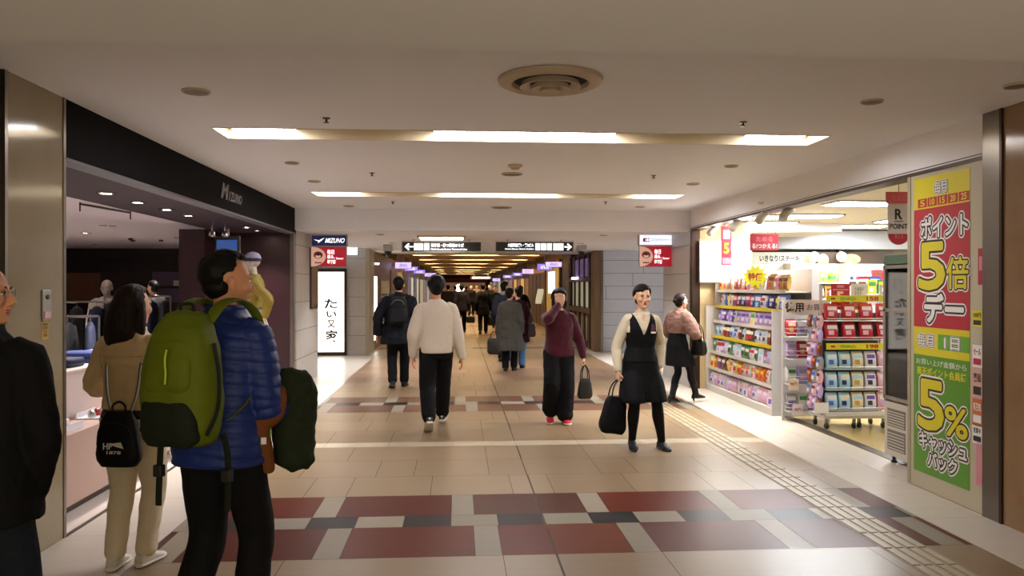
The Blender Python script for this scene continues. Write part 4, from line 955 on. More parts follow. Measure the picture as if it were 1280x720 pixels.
def logo_petal(t, fr, w, h):
    m = M(); n = 14; pts = [(0, 0)] + [(w * .40 * (cos(k / n * pi - pi / 2)) + .0 + w * .02, h * .5 + h * .5 * sin(k / n * pi - pi / 2)) for k in range(n + 1)] + [(0, h)]
    m.prism(pts, fr, 0, .004, 0); obj('pale_field', m, PETAL, t, world=True, smooth=0)
    m = M(); c = (w * .20, h * .58)
    m.prism([(c[0] + .075 * cos(k * pi / 8), c[1] + .06 * sin(k * pi / 8)) for k in range(16)], fr, .002, .007, 0); m.prism([(c[0] + .045 * cos(k * pi / 8), c[1] - .022 + .03 * sin(k * pi / 8)) for k in range(16)], fr, .006, .009, 1); m.prism([(c[0] + x, c[1] + y) for x, y in ((-.05, .0), (0, .035), (.05, 0), (0, -.012))], fr, .006, .010, 2)
    m.rect(fr, w * .10, h * .16, w * .30, h * .22, .003, .006, 0)
    obj('emblem', m, [mat('emblem_red', '#a5202c', .5), PETAL, mat('emblem_navy', '#3a2036', .5)], t, world=True, smooth=0)
    m = M(); m.text('毎日', fr, w * .46, h * .62, w * .66, h * .86, .002, 0, .02); m.text('通る、', fr, w * .46, h * .40, w * .68, h * .58, .002, 0, .02); m.text('地下街', fr, w * .46, h * .12, w * .70, h * .34, .002, 0, .02); m.text('Diamor', fr, w * .72, h * .36, w * .93, h * .46, .002, 0, .01)
    obj('lettering', m, TXW, t, world=True, smooth=0)
# left pair of blade signs
Yb = 13.5
a, b = ony(390, 307, Yb), ony(433, 294.5, Yb)
t, fr = board('blade_sign', 'navy lit hanging sign with slanted white lettering by the left pillar', a.x, b.x, a.z, b.z, Yb, .10, NAVY, .012); w, h = b.x - a.x, b.z - a.z
m = M(); m.text('MIZUNO', fr, w * .38, h * .28, w * .95, h * .74, .002, 0, .012, .002, .35); obj('lettering', m, TXW, t, world=True, smooth=0)
m = M(); m.prism([(w * x, h * y) for x, y in ((.05, .62), (.20, .52), (.36, .78), (.28, .50), (.17, .24), (.19, .42), (.12, .50))], fr, 0, .004); obj('emblem', m, TXW, t, world=True, smooth=0)
a2, b2 = ony(389, 333, Yb), ony(432.5, 307.5, Yb)
t, fr = board('blade_sign', 'red hanging banner sign with pale oval field under the navy sign', a2.x, b2.x, a2.z, b2.z - .015, Yb, .03, REDL, .006); logo_petal(t, fr, b2.x - a2.x, b2.z - a2.z - .015)
# right pair
a, b = ony(799.5, 306, Yb), ony(841, 294, Yb)
t, fr = board('blade_sign', 'white lit hanging sign with a small red and navy mark by the right pillar', a.x, b.x, a.z, b.z, Yb, .10, mat('sign_white_soft', '#e6eaf0', .5, emit='#dfe8ff', estr=.9), .012); w, h = b.x - a.x, b.z - a.z
m = M(); m.rect(fr, w * .10, h * .30, w * .17, h * .70, 0, .004, 0); m.rect(fr, w * .17, h * .30, w * .22, h * .42, 0, .004, 0); m.rect(fr, w * .17, h * .58, w * .22, h * .70, 0, .004, 0); m.rect(fr, w * .25, h * .30, w * .29, h * .42, 0, .004, 1); m.rect(fr, w * .25, h * .58, w * .29, h * .70, 0, .004, 1); obj('emblem', m, [mat('mark_red', '#c02030', .5), mat('mark_navy', '#28306a', .5)], t, world=True, smooth=0)
m = M(); m.text('ココカラファイン', fr, w * .34, h * .36, w * .93, h * .66, .001, 0, .01); obj('lettering', m, mat('letter_navy', '#27407a', .5), t, world=True, smooth=0)
a2, b2 = ony(799.5, 333, Yb), ony(839.5, 307, Yb)
t, fr = board('blade_sign', 'red hanging banner sign with pale oval field under the white sign', a2.x, b2.x, a2.z, b2.z - .015, Yb, .03, REDL, .006); logo_petal(t, fr, b2.x - a2.x, b2.z - a2.z - .015)
# pale lit box by the second left pillar
a, b = ony(434, 318.5, 18.4), ony(447, 305, 18.4)
t, fr = board('lit_sign', 'small pale square lit sign above the grey stone pillar on the left', a.x, b.x, a.z, b.z, 18.4, .14, mat('sign_pale_lit', '#ffffff', emit='#dfe6f5', estr=2.0), .01)
m = M(); m.text('出口', fr, .05, .08, .19, .17, .001, 0, .01); obj('lettering', m, mat('letter_faint', '#b9c2d6', .5), t, world=True, smooth=0)
m = M(); m.box((a.x + .1, 18.45, b.z + .01), (b.x - .1, 18.5, ZL)); obj('hanger', m, ALU, t, world=True)
# tall lantern sign
Yl = 18.72; a, b = ony(397.5, 440, Yl), ony(430, 340, Yl)
t = thing('lantern_sign', 'tall white lit restaurant sign with black brush characters in a dark frame', 'sign', ((a.x + b.x) / 2, Yl, 0))
m = M(); m.box((a.x - .05, Yl + .0, a.z - .10), (b.x + .05, Yl + .12, b.z + .08)); obj('case', m, mat('lacquer_dark', '#1b1210', .4), t, world=True, smooth=0, bevel=.006)
fr = Fr((a.x, Yl - .001, a.z), (1, 0, 0)); w, h = b.x - a.x, b.z - a.z
m = M(); m.rect(fr, 0, 0, w, h, -.01, .004); obj('light_panel', m, mat('lantern_paper', '#ffffff', .6, emit='#fff1e2', estr=2.6), t, world=True, smooth=0)
for ch, x0, y0, x1, y1 in (('た', .24, .545, .74, .665), ('い', .32, .43, .72, .51), ('又', .34, .30, .68, .40), ('家', .28, .115, .78, .275)): m = M(); m.text(ch, fr, w * x0, h * y0, w * x1, h * y1, .005, 0, .03); obj('brush_character', m, mat('ink', '#14110f', .6), t, world=True, smooth=0)
m = M()
for k, ch in enumerate('はなしか'): m.text(ch, fr, w * .40, h * (.885 - .055 * k), w * .54, h * (.925 - .055 * k), .005, 1, 0)
for k, ch in enumerate('居酒屋'): m.text(ch, fr, w * .68, h * (.885 - .05 * k), w * .78, h * (.92 - .05 * k), .005, 1, 0)
for k, ch in enumerate('旬の魚と地酒を'): m.text(ch, fr, w * .10, h * (.36 - .05 * k), w * .19, h * (.395 - .05 * k), .005, 2, 0)
obj('lettering', m, [mat('ink', '#14110f', .6), mat('ink_grey', '#8f8680', .6), mat('ink_red', '#a4614a', .6)], t, world=True, smooth=0)
# brown poster frame on the left pillar
t = thing('wall_panel', 'narrow brown framed panel on the stone pillar left of the restaurant sign', 'panel', (XL + .01, 14.0, 1.22))
m = M(); m.box((XL, 13.75, 1.22), (XL + .03, 14.42, 2.26)); obj('frame', m, mat('frame_brown', '#3b2c20', .4), t, world=True, bevel=.004)
m = M(); m.box((XL + .028, 13.80, 1.28), (XL + .033, 14.37, 2.20)); obj('sheet', m, mat('sheet_brown', '#6d5a45', .5, noise=.3, scale=5), t, world=True)
# wall phone / switch box on the left marble pier
q0 = onx(55, 395, XL); t = thing('shutter_switch', 'grey shutter switch box with a key hole on the marble pier', 'switch', (XL, q0.y, q0.z - .0))
a, b = onx(51.5, 401, XL), onx(62, 362, XL)
m = M(); m.box((XL, a.y, a.z), (XL + .012, b.y, b.z)); obj('plate', m, ALU, t, world=True, bevel=.004)
m = M(); m.lathe([(.014, 0), (.014, .006), (.008, .008)], (XL + .012, (a.y + b.y) / 2, b.z - .045), 16, ax='x'); obj('key_hole', m, BRONZE, t, world=True)
m = M(); m.box((XL + .012, a.y + .012, a.z + .015), (XL + .016, b.y - .012, a.z + .055)); obj('sticker', m, mat('sticker_pink', '#c79a94', .5), t, world=True)
a, b = onx(52, 425, XL), onx(60, 402, XL)
t = thing('caution_label', 'small yellow caution label below the shutter switch', 'label', (XL, (a.y + b.y) / 2, a.z)); m = M(); m.box((XL, a.y, a.z), (XL + .002, b.y, b.z)); obj('sheet', m, mat('label_yellow', '#b98f1e', .5), t, world=True)
m = M(); fr = Fr((XL + .0021, a.y, a.z), (0, 1, 0)); 
for k, ch in enumerate('開閉注意'): m.text(ch, fr, .010, (b.z - a.z) * (.76 - .2 * k), (b.y - a.y) - .010, (b.z - a.z) * (.93 - .2 * k), .0, 0, .01, .0008)
obj('lettering', m, SIGNB, t, world=True, smooth=0)
# security cameras
for px, l in ((485, 'left'), (727, 'right')):
    q = ony(px, 317, 17.0); t = thing('security_camera', 'small dark dome camera under the low ceiling, %s of the direction signs' % l, 'camera', (q.x, 17.0, q.z - .05))
    m = M(); m.box((q.x - .09, 16.9, q.z + .05), (q.x + .09, 17.1, ZL)); obj('mount', m, ALU, t, world=True, bevel=.01)
    m = M(); m.lathe([(.075, .05), (.075, .0), (.055, -.045), (.02, -.06)], (q.x, 17.0, q.z), 18); obj('dome', m, mat('dome_dark', '#0e0d10', .15), t, world=True)
# fascia lettering of the sports shop
t = thing('shop_sign', 'grey metal slanted lettering on the black header above the sports shop', 'sign', (XL, 9.3, 2.56))
a, b = onx(275, 247, XL), onx(301, 231, XL)
fr = Fr((XL + .001, a.y, a.z), (0, 1, 0)); w, h = b.y - a.y, .17
for k, (ch, x0, x1, hh) in enumerate((('M', 0, .36, 1), ('I', .34, .44, .62), ('Z', .43, .58, .62), ('U', .56, .72, .62), ('N', .70, .86, .62), ('O', .85, 1, .62))):
    m = M(); m.text(ch, fr, w * x0, 0, w * x1, h * hh, 0, 0, .04, .012, .3); obj('letter', m, mat('letter_grey', '#5f5d62', .4, .5), t, world=True, smooth=0)
# ------------------------------------------------------------------ the sports shop on the left
m = M(); m.box((-14, 2.5, -.02), (XL, 12.46, -.001)); m.box((-14, 12.46, -.02), (-3.95, 20, -.001)); struct('floor_shop', m, mat('floor_glossy', '#d8cdc4', .15, noise=.04, scale=2))
m = M(); m.box((XL - .02, YA, .0), (XL + .01, 12.4, .003)); struct('trim_7', m, BRONZE)
m = M(); slab(-14, -3.54, 2.5, 20.2, 2.50, .2); struct('ceiling_shop', m, mat('ceiling_shop', '#cfc6cf', .7, noise=.02))
m = M(); m.box((-14, 19.6, 0), (-3.9, 19.8, 2.7)); m.box((-14.1, 2.4, 0), (-14, 19.8, 2.7)); m.box((-14, 2.4, 0), (XL - .4, 2.5, 2.7)); m.box((-4.0, 12.6, 0), (-3.9, 19.6, 2.7))
struct('wall_shop', m, mat('wall_burgundy', '#1d080d', .6, noise=.12, scale=3))
m = M(); m.box((-12, 19.54, 1.95), (-3.95, 19.6, 2.2)); struct('trim_8', m, mat('band_dark', '#150b0f', .5))
LAMP = mat('downlight_lamp', '#ffffff', emit='#ffe9d8', estr=60)
def downlight(x, y, z, label, group=None, r=.06, name='downlight', energy=0, tint=(1, .9, .8)):
    t = thing(name, label, 'downlight', (x, y, z - .012), 0, group)
    m = M(); m.lathe([(r + .022, .012), (r + .022, .004), (r, 0), (r * .9, .006)], seg=20, cap=False); obj('rim', m, CHROME, t)
    m = M(); m.lathe([(r * .92, .007), (.001, .005)], seg=16, cap=False); obj('lamp', m, LAMP, t)
    if energy:
        l = bpy.data.lights.new('spot', 'SPOT'); l.energy = energy; l.spot_size = R_(105); l.spot_blend = .7; l.shadow_soft_size = r; l.color = tint
        o = bpy.data.objects.new('lamp_light', l); COL.objects.link(o); o.parent = t; o.location = (0, 0, -.02)
ords = ['nearest', 'second', 'third', 'fourth', 'fifth', 'sixth']
for i, (x, y) in enumerate(((-3.07, 7.23), (-3.1, 8.0), (-3.08, 8.72), (-3.09, 9.44), (-2.9, 11.25), (-2.92, 11.9))):
    downlight(x, y, 2.42, ords[i] + ' downlight in the plum soffit of the sports shop', 'downlights in the shop soffit', energy=170, tint=(1, .95, .93))
for i, (px, py, r) in enumerate(((107, 291, .07), (223, 297, .06), (174, 311.5, .05), (129, 281.5, .035), (141, 282, .03), (231, 292.5, .03), (118, 305, .03))):
    q = onz(px, py, 2.50); downlight(q.x, q.y, 2.50, ['downlight far left inside the sports shop', 'downlight by the wine column inside the sports shop', 'farthest downlight inside the sports shop', 'small spot left of the ceiling hook in the shop', 'small spot right beside the other small spot', 'small spot above the downlight by the wine column', 'tiny spot low on the far shop ceiling'][i], 'ceiling lights inside the sports shop', r=r, energy=260 if i < 3 else 0)
downlight(-6, 7, 2.50, 'downlight above the white counter inside the sports shop', 'ceiling lights inside the sports shop', energy=800); downlight(-7, 12, 2.50, 'downlight above the clothes racks', 'ceiling lights inside the sports shop', energy=420)
# ceiling track and hook
a, b = onz(100, 255, 2.48), onz(163, 266, 2.48)
t = thing('ceiling_rail', 'thin dark hanging rail under the ceiling of the sports shop', 'rail', (a.x, a.y, 2.5)); m = M(); m.tube([a, b], .012); m.tube([a + V((0, 0, .02)), a - V((0, 0, .08))], .008); m.tube([b + V((0, 0, .02)), b - V((0, 0, .08))], .008); obj('rail', m, BRONZE, t, world=True)
q = onz(177, 296, 2.55); t = thing('ceiling_spotlight', 'dark three armed ceiling spotlight in the sports shop', 'spotlight', (q.x, q.y, 2.5))
m = M(); m.lathe([(.10, .12), (.09, .04), (.03, 0)], seg=14); obj('mount', m, BRONZE, t)
for k in range(3): m = M(); m.tube([(0, 0, .04), (.34 * cos(k * 2.1 + .3), .34 * sin(k * 2.1 + .3), .05)], .018); m.lathe([(.04, -.05), (.055, .05)], (.34 * cos(k * 2.1 + .3), .34 * sin(k * 2.1 + .3), .02), 12); obj('arm', m, BRONZE, t)
# white display counter with clothes on it
CW = mat('counter_white', '#c3b3ad', .35, noise=.03); CP = mat('counter_blush', '#a98b80', .4, noise=.04)
t = thing('display_counter', 'white stepped display counter inside the sports shop beside the marble pier', 'counter', (-3.35, 6.6, 0))
m = M(); m.box((-3.9, 5.75, .05), (-3.02, 7.9, .92)); obj('upper_block', m, CW, t, world=True, bevel=.008)
m = M(); m.box((-3.02, 5.75, .05), (-2.72, 7.9, .56)); obj('lower_step', m, CP, t, world=True, bevel=.008)
m = M(); m.box((-3.88, 5.78, 0), (-2.75, 7.87, .05)); obj('plinth', m, BRONZE, t, world=True)
m = M(); m.box((-3.92, 5.73, .92), (-3.0, 7.92, .945)); obj('top', m, CW, t, world=True, bevel=.004)
def folded(name, label, cat, x, y, z, w, d, h, mtl, rz=0, group=None, n=2):
    t = thing(name, label, cat, (x, y, z), rz, group)
    for k in range(n):
        m = M(); hh = h / n; m.rings([selli(0, 0, hh * (k + u), w / 2 * q, d / 2 * q, 20, 5) for u, q in ((0, .94), (.25, 1), (.75, 1), (1, .94))]); obj('fold', m, mtl, t, smooth=60)
BLUEG = mat('garment_blue', '#1a2c63', .8, noise=.25, scale=20, bump=.2, bscale=200)
for i, (y, mt, l) in enumerate(((5.98, BLUEG, 'blue'), (6.35, BLUEG, 'blue'), (6.75, mat('garment_navy', '#141a33', .8, noise=.2, scale=20), 'navy'), (7.2, BLUEG, 'blue'), (7.6, mat('garment_grey', '#6d6a70', .8, noise=.2), 'grey'))):
    folded('folded_garment', ['blue folded garment at the near end of the white counter', 'second blue folded garment on the white counter', 'navy folded garment in the middle of the white counter', 'blue folded garment beyond the navy one', 'grey folded garment at the far end of the counter'][i], 'clothes', -3.25, y, .945, .34, .30, .07 + .02 * (i % 2), mt, group='clothes on the white counter')
for i, (x, y) in enumerate(((-3.62, 6.1), (-3.66, 6.85))):
    t = thing('flask', ['white steel flask standing behind the near blue garment', 'white steel flask behind the navy garment'][i], 'flask', (x, y, .945)); m = M(); m.lathe([(.06, 0), (.075, .01), (.075, .2), (.06, .24)], seg=20); obj('flask_body', m, mat('flask_white', '#cfc9cc', .25, .3), t); m = M(); m.lathe([(.055, .24), (.055, .29), (.04, .30)], seg=20); obj('lid', m, METAL, t)
for i, y in enumerate((5.98, 6.6)):
    t = thing('acrylic_tray', ['clear tray with small goods at the near end of the low counter step', 'second clear tray of small goods on the low counter step'][i], 'tray', (-2.87, y, .56)); m = M(); m.box((-.1, -.16, 0), (.1, .16, .012)); m.box((-.1, -.16, .012), (-.09, .16, .05)); m.box((.09, -.16, .012), (.1, .16, .05)); obj('tray', m, mat('acrylic', '#d9d9dd', .1, noise=.02), t)
    for k in range(3):
        m = M(); m.lathe([(.028, 0), (.03, .02), (.022, .05), (.008, .06)], (0, -.1 + .1 * k, .012), 14); obj('goods', m, [CHROME, mat('goods_red', '#8a2a2a', .4), RUBW][k], t)
# clothes racks: rail, uprights, garments each on its own hanger
def rack(label, x, y, rz, n, cols, seed, w=1.5, h=1.35):
    t = thing('clothes_rack', label, 'clothes rack', (x, y, 0), rz)
    m = M(); m.tube([(-w / 2, 0, h), (w / 2, 0, h)], .014); obj('rail', m, METAL, t)
    for sg in (1, -1):
        m = M(); m.tube([(sg * w / 2, 0, .03), (sg * w / 2, 0, h)], .014); m.box((sg * w / 2 - .02, -.25, 0), (sg * w / 2 + .02, .25, .03)); obj('upright', m, METAL, t)
    r = random.Random(seed); ca, sa = cos(rz), sin(rz)
    for k in range(n):
        u = -w / 2 + .08 + (w - .16) * k / max(n - 1, 1); cn, mt = cols[k % len(cols)]; hh = .62 + .08 * r.random()
        g = thing('hanging_jacket', '%s jacket hanging on the %s' % (cn, label.split(' ', 1)[1] if 0 else label), 'clothes', (x + u * ca, y + u * sa, h - .06 - hh), rz + R_(r.uniform(-8, 8)), 'jackets on the ' + label)
        m = M(); m.rings([selli(0, 0, z * hh, a, b, 18, 2.6) for z, a, b in ((0, .04, .22), (.4, .045, .225), (.8, .05, .23), (.93, .04, .17), (1.0, .02, .05))]); obj('garment', m, mt, g, smooth=60)
        m = M(); m.tube([(0, 0, hh - .01), (0, 0, hh + .05), (.0, .02, hh + .075), (0, .0, hh + .085)], .004); obj('hanger_hook', m, METAL, g)
        for sg in (1, -1):
            m = M(); limb(m, [(0, sg * .19, hh * .9), (0, sg * .25, hh * .6), (0, sg * .26, hh * .2)], [.035, .04, .03], 10, 3); obj('sleeve', m, mt, g)
JN = ('navy', mat('jkt_navy', '#141b38', .7, noise=.2)); JB = ('bright blue', mat('jkt_blue', '#22399a', .6, noise=.2)); JK = ('black', mat('jkt_black', '#101014', .7, noise=.2)); JW = ('white', mat('jkt_white', '#b9b3b3', .7)); JR = ('red', mat('jkt_red', '#8c1f26', .6))
rack('low clothes rack behind the white counter', -4.75, 8.6, .25, 9, [JN, JB, JN, JK], 3, 1.9, 1.28)
rack('clothes rack farther back in the sports shop', -5.6, 11.6, .2, 9, [JK, JN, JB, JK, JW], 4, 2.2, 1.38)
rack('short clothes rack by the wine column', -4.65, 12.0, .1, 5, [JN, JK, JK], 5, .9, 1.45)
# back wall cabinets and panels
t = thing('wall_display', 'dim brown display panel on the far left of the shop back wall', 'display', (-10.6, 19.5, 1.0)); a, b = ony(84, 378, 19.5), ony(126, 341, 19.5)
m = M(); m.box((a.x, 19.46, a.z), (b.x, 19.54, b.z)); obj('panel', m, mat('panel_brown', '#5b3a22', .5, noise=.3, scale=3), t, world=True); m = M(); m.box((a.x - .05, 19.44, a.z - .06), (b.x + .05, 19.56, a.z)); m.box((a.x - .05, 19.44, b.z), (b.x + .05, 19.56, b.z + .05)); obj('frame', m, BRONZE, t, world=True)
a, b = ony(191, 378, 19.5), ony(243, 340, 19.5); t = thing('wall_display', 'grey violet glazed display on the shop back wall by the wine column', 'display', (a.x, 19.5, a.z))
m = M(); m.box((a.x, 19.47, a.z), (b.x, 19.54, b.z)); obj('panel', m, mat('panel_violet', '#4f4560', .3, noise=.3, scale=2), t, world=True)
m = M(); m.box((a.x, 19.42, (a.z + b.z) / 2 - .03), (b.x, 19.47, (a.z + b.z) / 2 + .03)); obj('shelf', m, BRONZE, t, world=True)
m = M(); m.box((a.x + .5, 19.43, (a.z + b.z) / 2 + .03), (a.x + .75, 19.47, (a.z + b.z) / 2 + .16)); obj('display_box', m, JW[1], t, world=True)
a, b = ony(231, 323.5, 17), ony(241, 314.5, 17); t = thing('lit_sign', 'small violet lit square sign inside the sports shop by the wine column', 'sign', (a.x, 17, a.z))
m = M(); m.box((a.x, 17, a.z), (b.x, 17.06, b.z)); obj('case', m, RUBK, t, world=True); m = M(); m.box((a.x + .01, 16.99, a.z + .01), (b.x - .01, 17.0, b.z - .01)); obj('light_panel', m, mat('violet_lit', '#ffffff', emit='#8a86ff', estr=2.2), t, world=True)
m = M(); m.tube([((a.x + b.x) / 2, 17.03, b.z), ((a.x + b.x) / 2, 17.03, 2.50)], .01); obj('hanger', m, METAL, t, world=True)
# monitor hanging in front of the wine panel
a, b = ony(271, 316, 11.6), ony(296.5, 300, 11.6); t = thing('monitor', 'dark hanging monitor with a dull blue screen before the wine panel', 'monitor', ((a.x + b.x) / 2, 11.6, a.z))
m = M(); m.box((a.x - .03, 11.6, a.z - .03), (b.x + .03, 11.68, b.z + .06)); obj('case', m, RUBK, t, world=True, bevel=.006); m = M(); m.box((a.x, 11.59, a.z), (b.x, 11.602, b.z)); obj('screen', m, mat('screen_blue', '#1a2a5a', .2, emit='#3a5a9c', estr=.55), t, world=True)
m = M(); m.tube([((a.x + b.x) / 2, 11.65, b.z + .05), ((a.x + b.x) / 2, 11.65, 2.42)], .02); obj('pole', m, METAL, t, world=True)
for i, px in enumerate((265, 281)):
    q = ony(px, 286, 10.8); t = thing('track_spotlight', ['chrome spotlight left over the monitor', 'chrome spotlight right over the monitor'][i], 'spotlight', (q.x, 10.8, 2.27)); m = M(); m.lathe([(.03, .06), (.045, 0), (.04, -.02)], seg=14); obj('lamp_head', m, CHROME, t); m = M(); m.tube([(0, 0, .05), (0, 0, .16)], .01); obj('stem', m, CHROME, t)
# mannequins and shop assistant
MANN = mat('mannequin_pale', '#b5a79c', .4, noise=.04)
YJ = mat('jacket_yellow', '#7d6a14', .6, noise=.15); LIL = mat('coat_lilac', '#7d7886', .7, noise=.1); BNY = mat('beanie_navy', '#23243c', .85, bump=.2, bscale=200); BNW = mat('beanie_grey', '#8a8698', .85)
q = onz(316, 470, 0); qy = 10.55; qx = ony(317, 400, qy).x
t = thing('mannequin_stand', 'low wine plinth under the mannequin with the beanie', 'plinth', (qx, qy, 0)); m = M(); m.box((-.3, -.25, 0), (.3, .25, .26)); obj('block', m, WINE, t, bevel=.01); m = M(); m.box((-.31, -.26, .26), (.31, .26, .28)); obj('top', m, FASC, t)
P = Pose(1.74, 'm', hands=((.25, .04, .86), (-.25, -.16, .90, (-.4, -1, 0), (0, -.1, -1), (0, 1, 0), 1.0)), head=(0, 0))
p = person('mannequin in a beanie, yellow jacket and long lilac trousers on a plinth', (qx, qy, .28), 98, P, .009, MANN, cat='mannequin', name='mannequin')
m = M(); ellip(m, (0, -.012, .062), (.083, .102, .082), P.hm); wear(p, 'beanie', union(m, .008, 2), BNW)
m = M(); m.rings([[P.hm @ v for v in selli(0, -.010, z, a, a * 1.2, 24)] for z, a in ((.028, .080), (.034, .087), (.058, .088), (.066, .080))]); wear(p, 'beanie_cuff', m, BNY, smooth=40)
wear(p, 'jacket', garment(P, .009, .60, .022, .0, (.044, .041, .037, .034, .031), .80, collar=.014, wr=.006, waist=.7, seed=7), YJ)
wear(p, 'shirt_front', (lambda m: (limb(m, [(-.03, .115, 1.36), (-.03, .14, 1.2), (-.03, .13, 1.0), (-.03, .12, .86)], [(.05, .02)] * 4, 12, 3), union(m, .008, 2))[1])(M()), LIL)
wear(p, 'trousers', trousers(P, .009, (.058, .053, .046, .043, .042)), LIL); shoes(p, P, RUBW, RUBW)
bg = handbag('dark bag hanging at the side of the mannequin with the beanie', W(p, P.arms[1][2] + P.arms[1][3] * .085) - V((0, 0, .33)), R_(20), .22, .22, .10, .11, LEATHB)
for px, Y, lab, c1, hd, name, cat in ((134, 12.4, 'mannequin in a white jacket with red sleeves deep in the sports shop', '#c9c2bc', 185, 'mannequin', 'mannequin'), (192, 15.0, 'person in black standing among the racks inside the sports shop', '#0d0d10', 60, 'person', 'person')):
    x = ony(px, 360, Y).x; P = Pose(1.70, 'm', hands=((.25, .06, .84), (-.25, .06, .84)))
    p = person(lab, (x, Y, 0), hd, P, .012, MANN if name == 'mannequin' else SKIN_L, cat=cat, name=name)
    wear(p, 'jacket', garment(P, .012, .47, .03, .01, (.050, .047, .043, .040, .036), .97, collar=.014, wr=.006, seed=int(px)), mat('shop_top_%d' % px, c1, .7, noise=.1)); wear(p, 'trousers', trousers(P, .012), BLACK); shoes(p, P, RUBK, RUBK)
    if name == 'person': wear(p, 'hair', hair_mesh(P, .009, front=32, side=-8, back=-55, thick=.014, seed=4), HAIR_B)
    else:
        for i in (0, 1):
            sh, e, w = P.arms[i][:3]; m = M(); limb(m, [sh.lerp(e, .2), e, e.lerp(w, .9)], [.062, .058, .052], 14, 4); wear(p, 'sleeve', m, mat('sleeve_red', '#9c1d22', .6))

# ------------------------------------------------------------------ the drugstore on the right
m = M(); m.box((XR + .0, 2.5, -.02), (12, 18.0, -.0005)); struct('floor_store', m, mat('vinyl_yellow', '#b7a26c', .2, noise=.08, scale=2))
m = M(); m.box((XR - .02, 5.34, 0), (XR + .30, 12.3, .002)); struct('trim_9', m, mat('threshold_white', '#b9b0a2', .3, noise=.05))
m = M(); m.box((3.985, 6.9, 0), (4.10, 12.28, .003)); struct('trim_10', m, mat('threshold_dark', '#3b332c', .5))
m = M(); slab(XR + .1, 12, 2.5, 14.0, 2.62, .2); slab(XR + .1, 12, 14.0, 18, 2.55, .2); struct('ceiling_store', m, mat('ceiling_store', '#dcd8ce', .7, noise=.02))
CREAMW = mat('wall_cream', '#c2ab7c', .55, noise=.04)
m = M(); m.box((XR + .02, 12.30, 0), (4.62, 12.36, 2.62)); m.box((4.55, 12.36, 0), (4.62, 14.4, 2.62)); struct('wall_store', m, CREAMW)
m = M(); m.box((4.4, 14.4, 0), (12, 14.5, 2.6)); m.box((11.9, 2.5, 0), (12, 14.5, 2.62)); m.box((XR + .5, 2.4, 0), (12, 2.5, 2.62)); struct('wall_store.001', m, mat('wall_pale', '#b5b3ae', .6, noise=.04))
m = M(); m.box((4.62, 13.92, 2.27), (11.9, 14.0, 2.62)); m.box((4.62, 13.90, 2.60), (11.9, 13.92, 2.615), 1); struct('trim_11', m, [mat('bulkhead', '#a9adb5', .6, noise=.03), BRONZE])
STL = mat('store_lamp', '#ffffff', emit='#f8fbff', estr=80)
k = 0
for i, (px, py) in enumerate(((1079, 253), (1075, 282), (1012, 269), (1018, 291.5), (960, 278))):
    q = onz(px, py, 2.62); x, y = q.x, q.y; t = thing('ceiling_light', ['nearest wide lit ceiling panel in the drugstore', 'second lit ceiling panel behind the nearest one in the drugstore', 'lit ceiling panel left of the nearest one in the drugstore', 'farthest lit ceiling panel before the drugstore bulkhead', 'lit ceiling panel just behind the spotlights'][i], 'ceiling light', (x, y, 2.60), 0, 'ceiling panels in the drugstore')
    m = M(); m.box((-.42, -.24, 0), (.42, .24, .02)); obj('frame', m, ALU, t, bevel=.003); m = M(); m.box((-.39, -.21, -.004), (.39, .21, .003)); obj('diffuser', m, STL, t)
for i, (x, y) in enumerate(((4.55, 11.3), (6.6, 6.4), (8.6, 8.5), (8.8, 11.6), (6.9, 11.9))):
    t = thing('ceiling_light', ['lit ceiling panel over the long gondola', 'lit ceiling panel near the entrance', 'lit ceiling panel deep in the store', 'lit ceiling panel at the back', 'lit ceiling panel before the bulkhead, deeper in'][i], 'ceiling light', (x, y, 2.60), 0, 'ceiling panels in the drugstore')
    m = M(); m.box((-.42, -.24, 0), (.42, .24, .02)); obj('frame', m, ALU, t, bevel=.003); m = M(); m.box((-.39, -.21, -.004), (.39, .21, .003)); obj('diffuser', m, STL, t)
# spotlights aimed at the shop front
for i, (px, py, Y) in enumerate(((955, 277, 9.4), (985, 274, 9.0), (921, 281, 10.6), (893, 283, 11.7))):
    q = ony(px, py, Y); t = thing('track_spotlight', ['white spotlight third from the pillar behind the drugstore header', 'white spotlight nearest to us behind the drugstore header', 'white spotlight second from the pillar behind the drugstore header', 'white spotlight next to the pillar behind the drugstore header'][i], 'spotlight', (q.x, Y, 2.40))
    m = M(); m.box((-.07, -.03, .19), (.07, .03, .22)); obj('mount', m, RUBW, t, bevel=.005); m = M(); m.tube([(0, 0, .19), (0, 0, .08)], .012); obj('stem', m, ALU, t)
    m = M(); limb(m, [(.03, 0, .09), (-.03, 0, .03), (-.06, 0, -.01)], [.045, .05, .058], 14, 2); obj('lamp_head', m, RUBW, t)
    l = bpy.data.lights.new('spot', 'SPOT'); l.energy = 420; l.spot_size = R_(80); l.spot_blend = .8; l.shadow_soft_size = .05; l.color = (1, .96, .92)
    o = bpy.data.objects.new('lamp_light', l); COL.objects.link(o); o.parent = t; o.location = (-.09, 0, -.04); o.rotation_euler = (0, R_(18), 0)
# white light box on the end wall
a, b = ony(874, 352, 12.28), ony(934, 303, 12.28)
t = thing('light_box', 'dazzling white light box on the end wall above the long gondola', 'sign', ((a.x + b.x) / 2, 12.2, a.z)); m = M(); m.box((a.x - .02, 12.2, a.z - .02), (b.x + .02, 12.29, b.z + .02)); obj('case', m, ALU, t, world=True); m = M(); m.box((a.x, 12.19, a.z), (b.x, 12.202, b.z)); obj('light_panel', m, mat('lightbox', '#ffffff', emit='#fffdf6', estr=14), t, world=True)
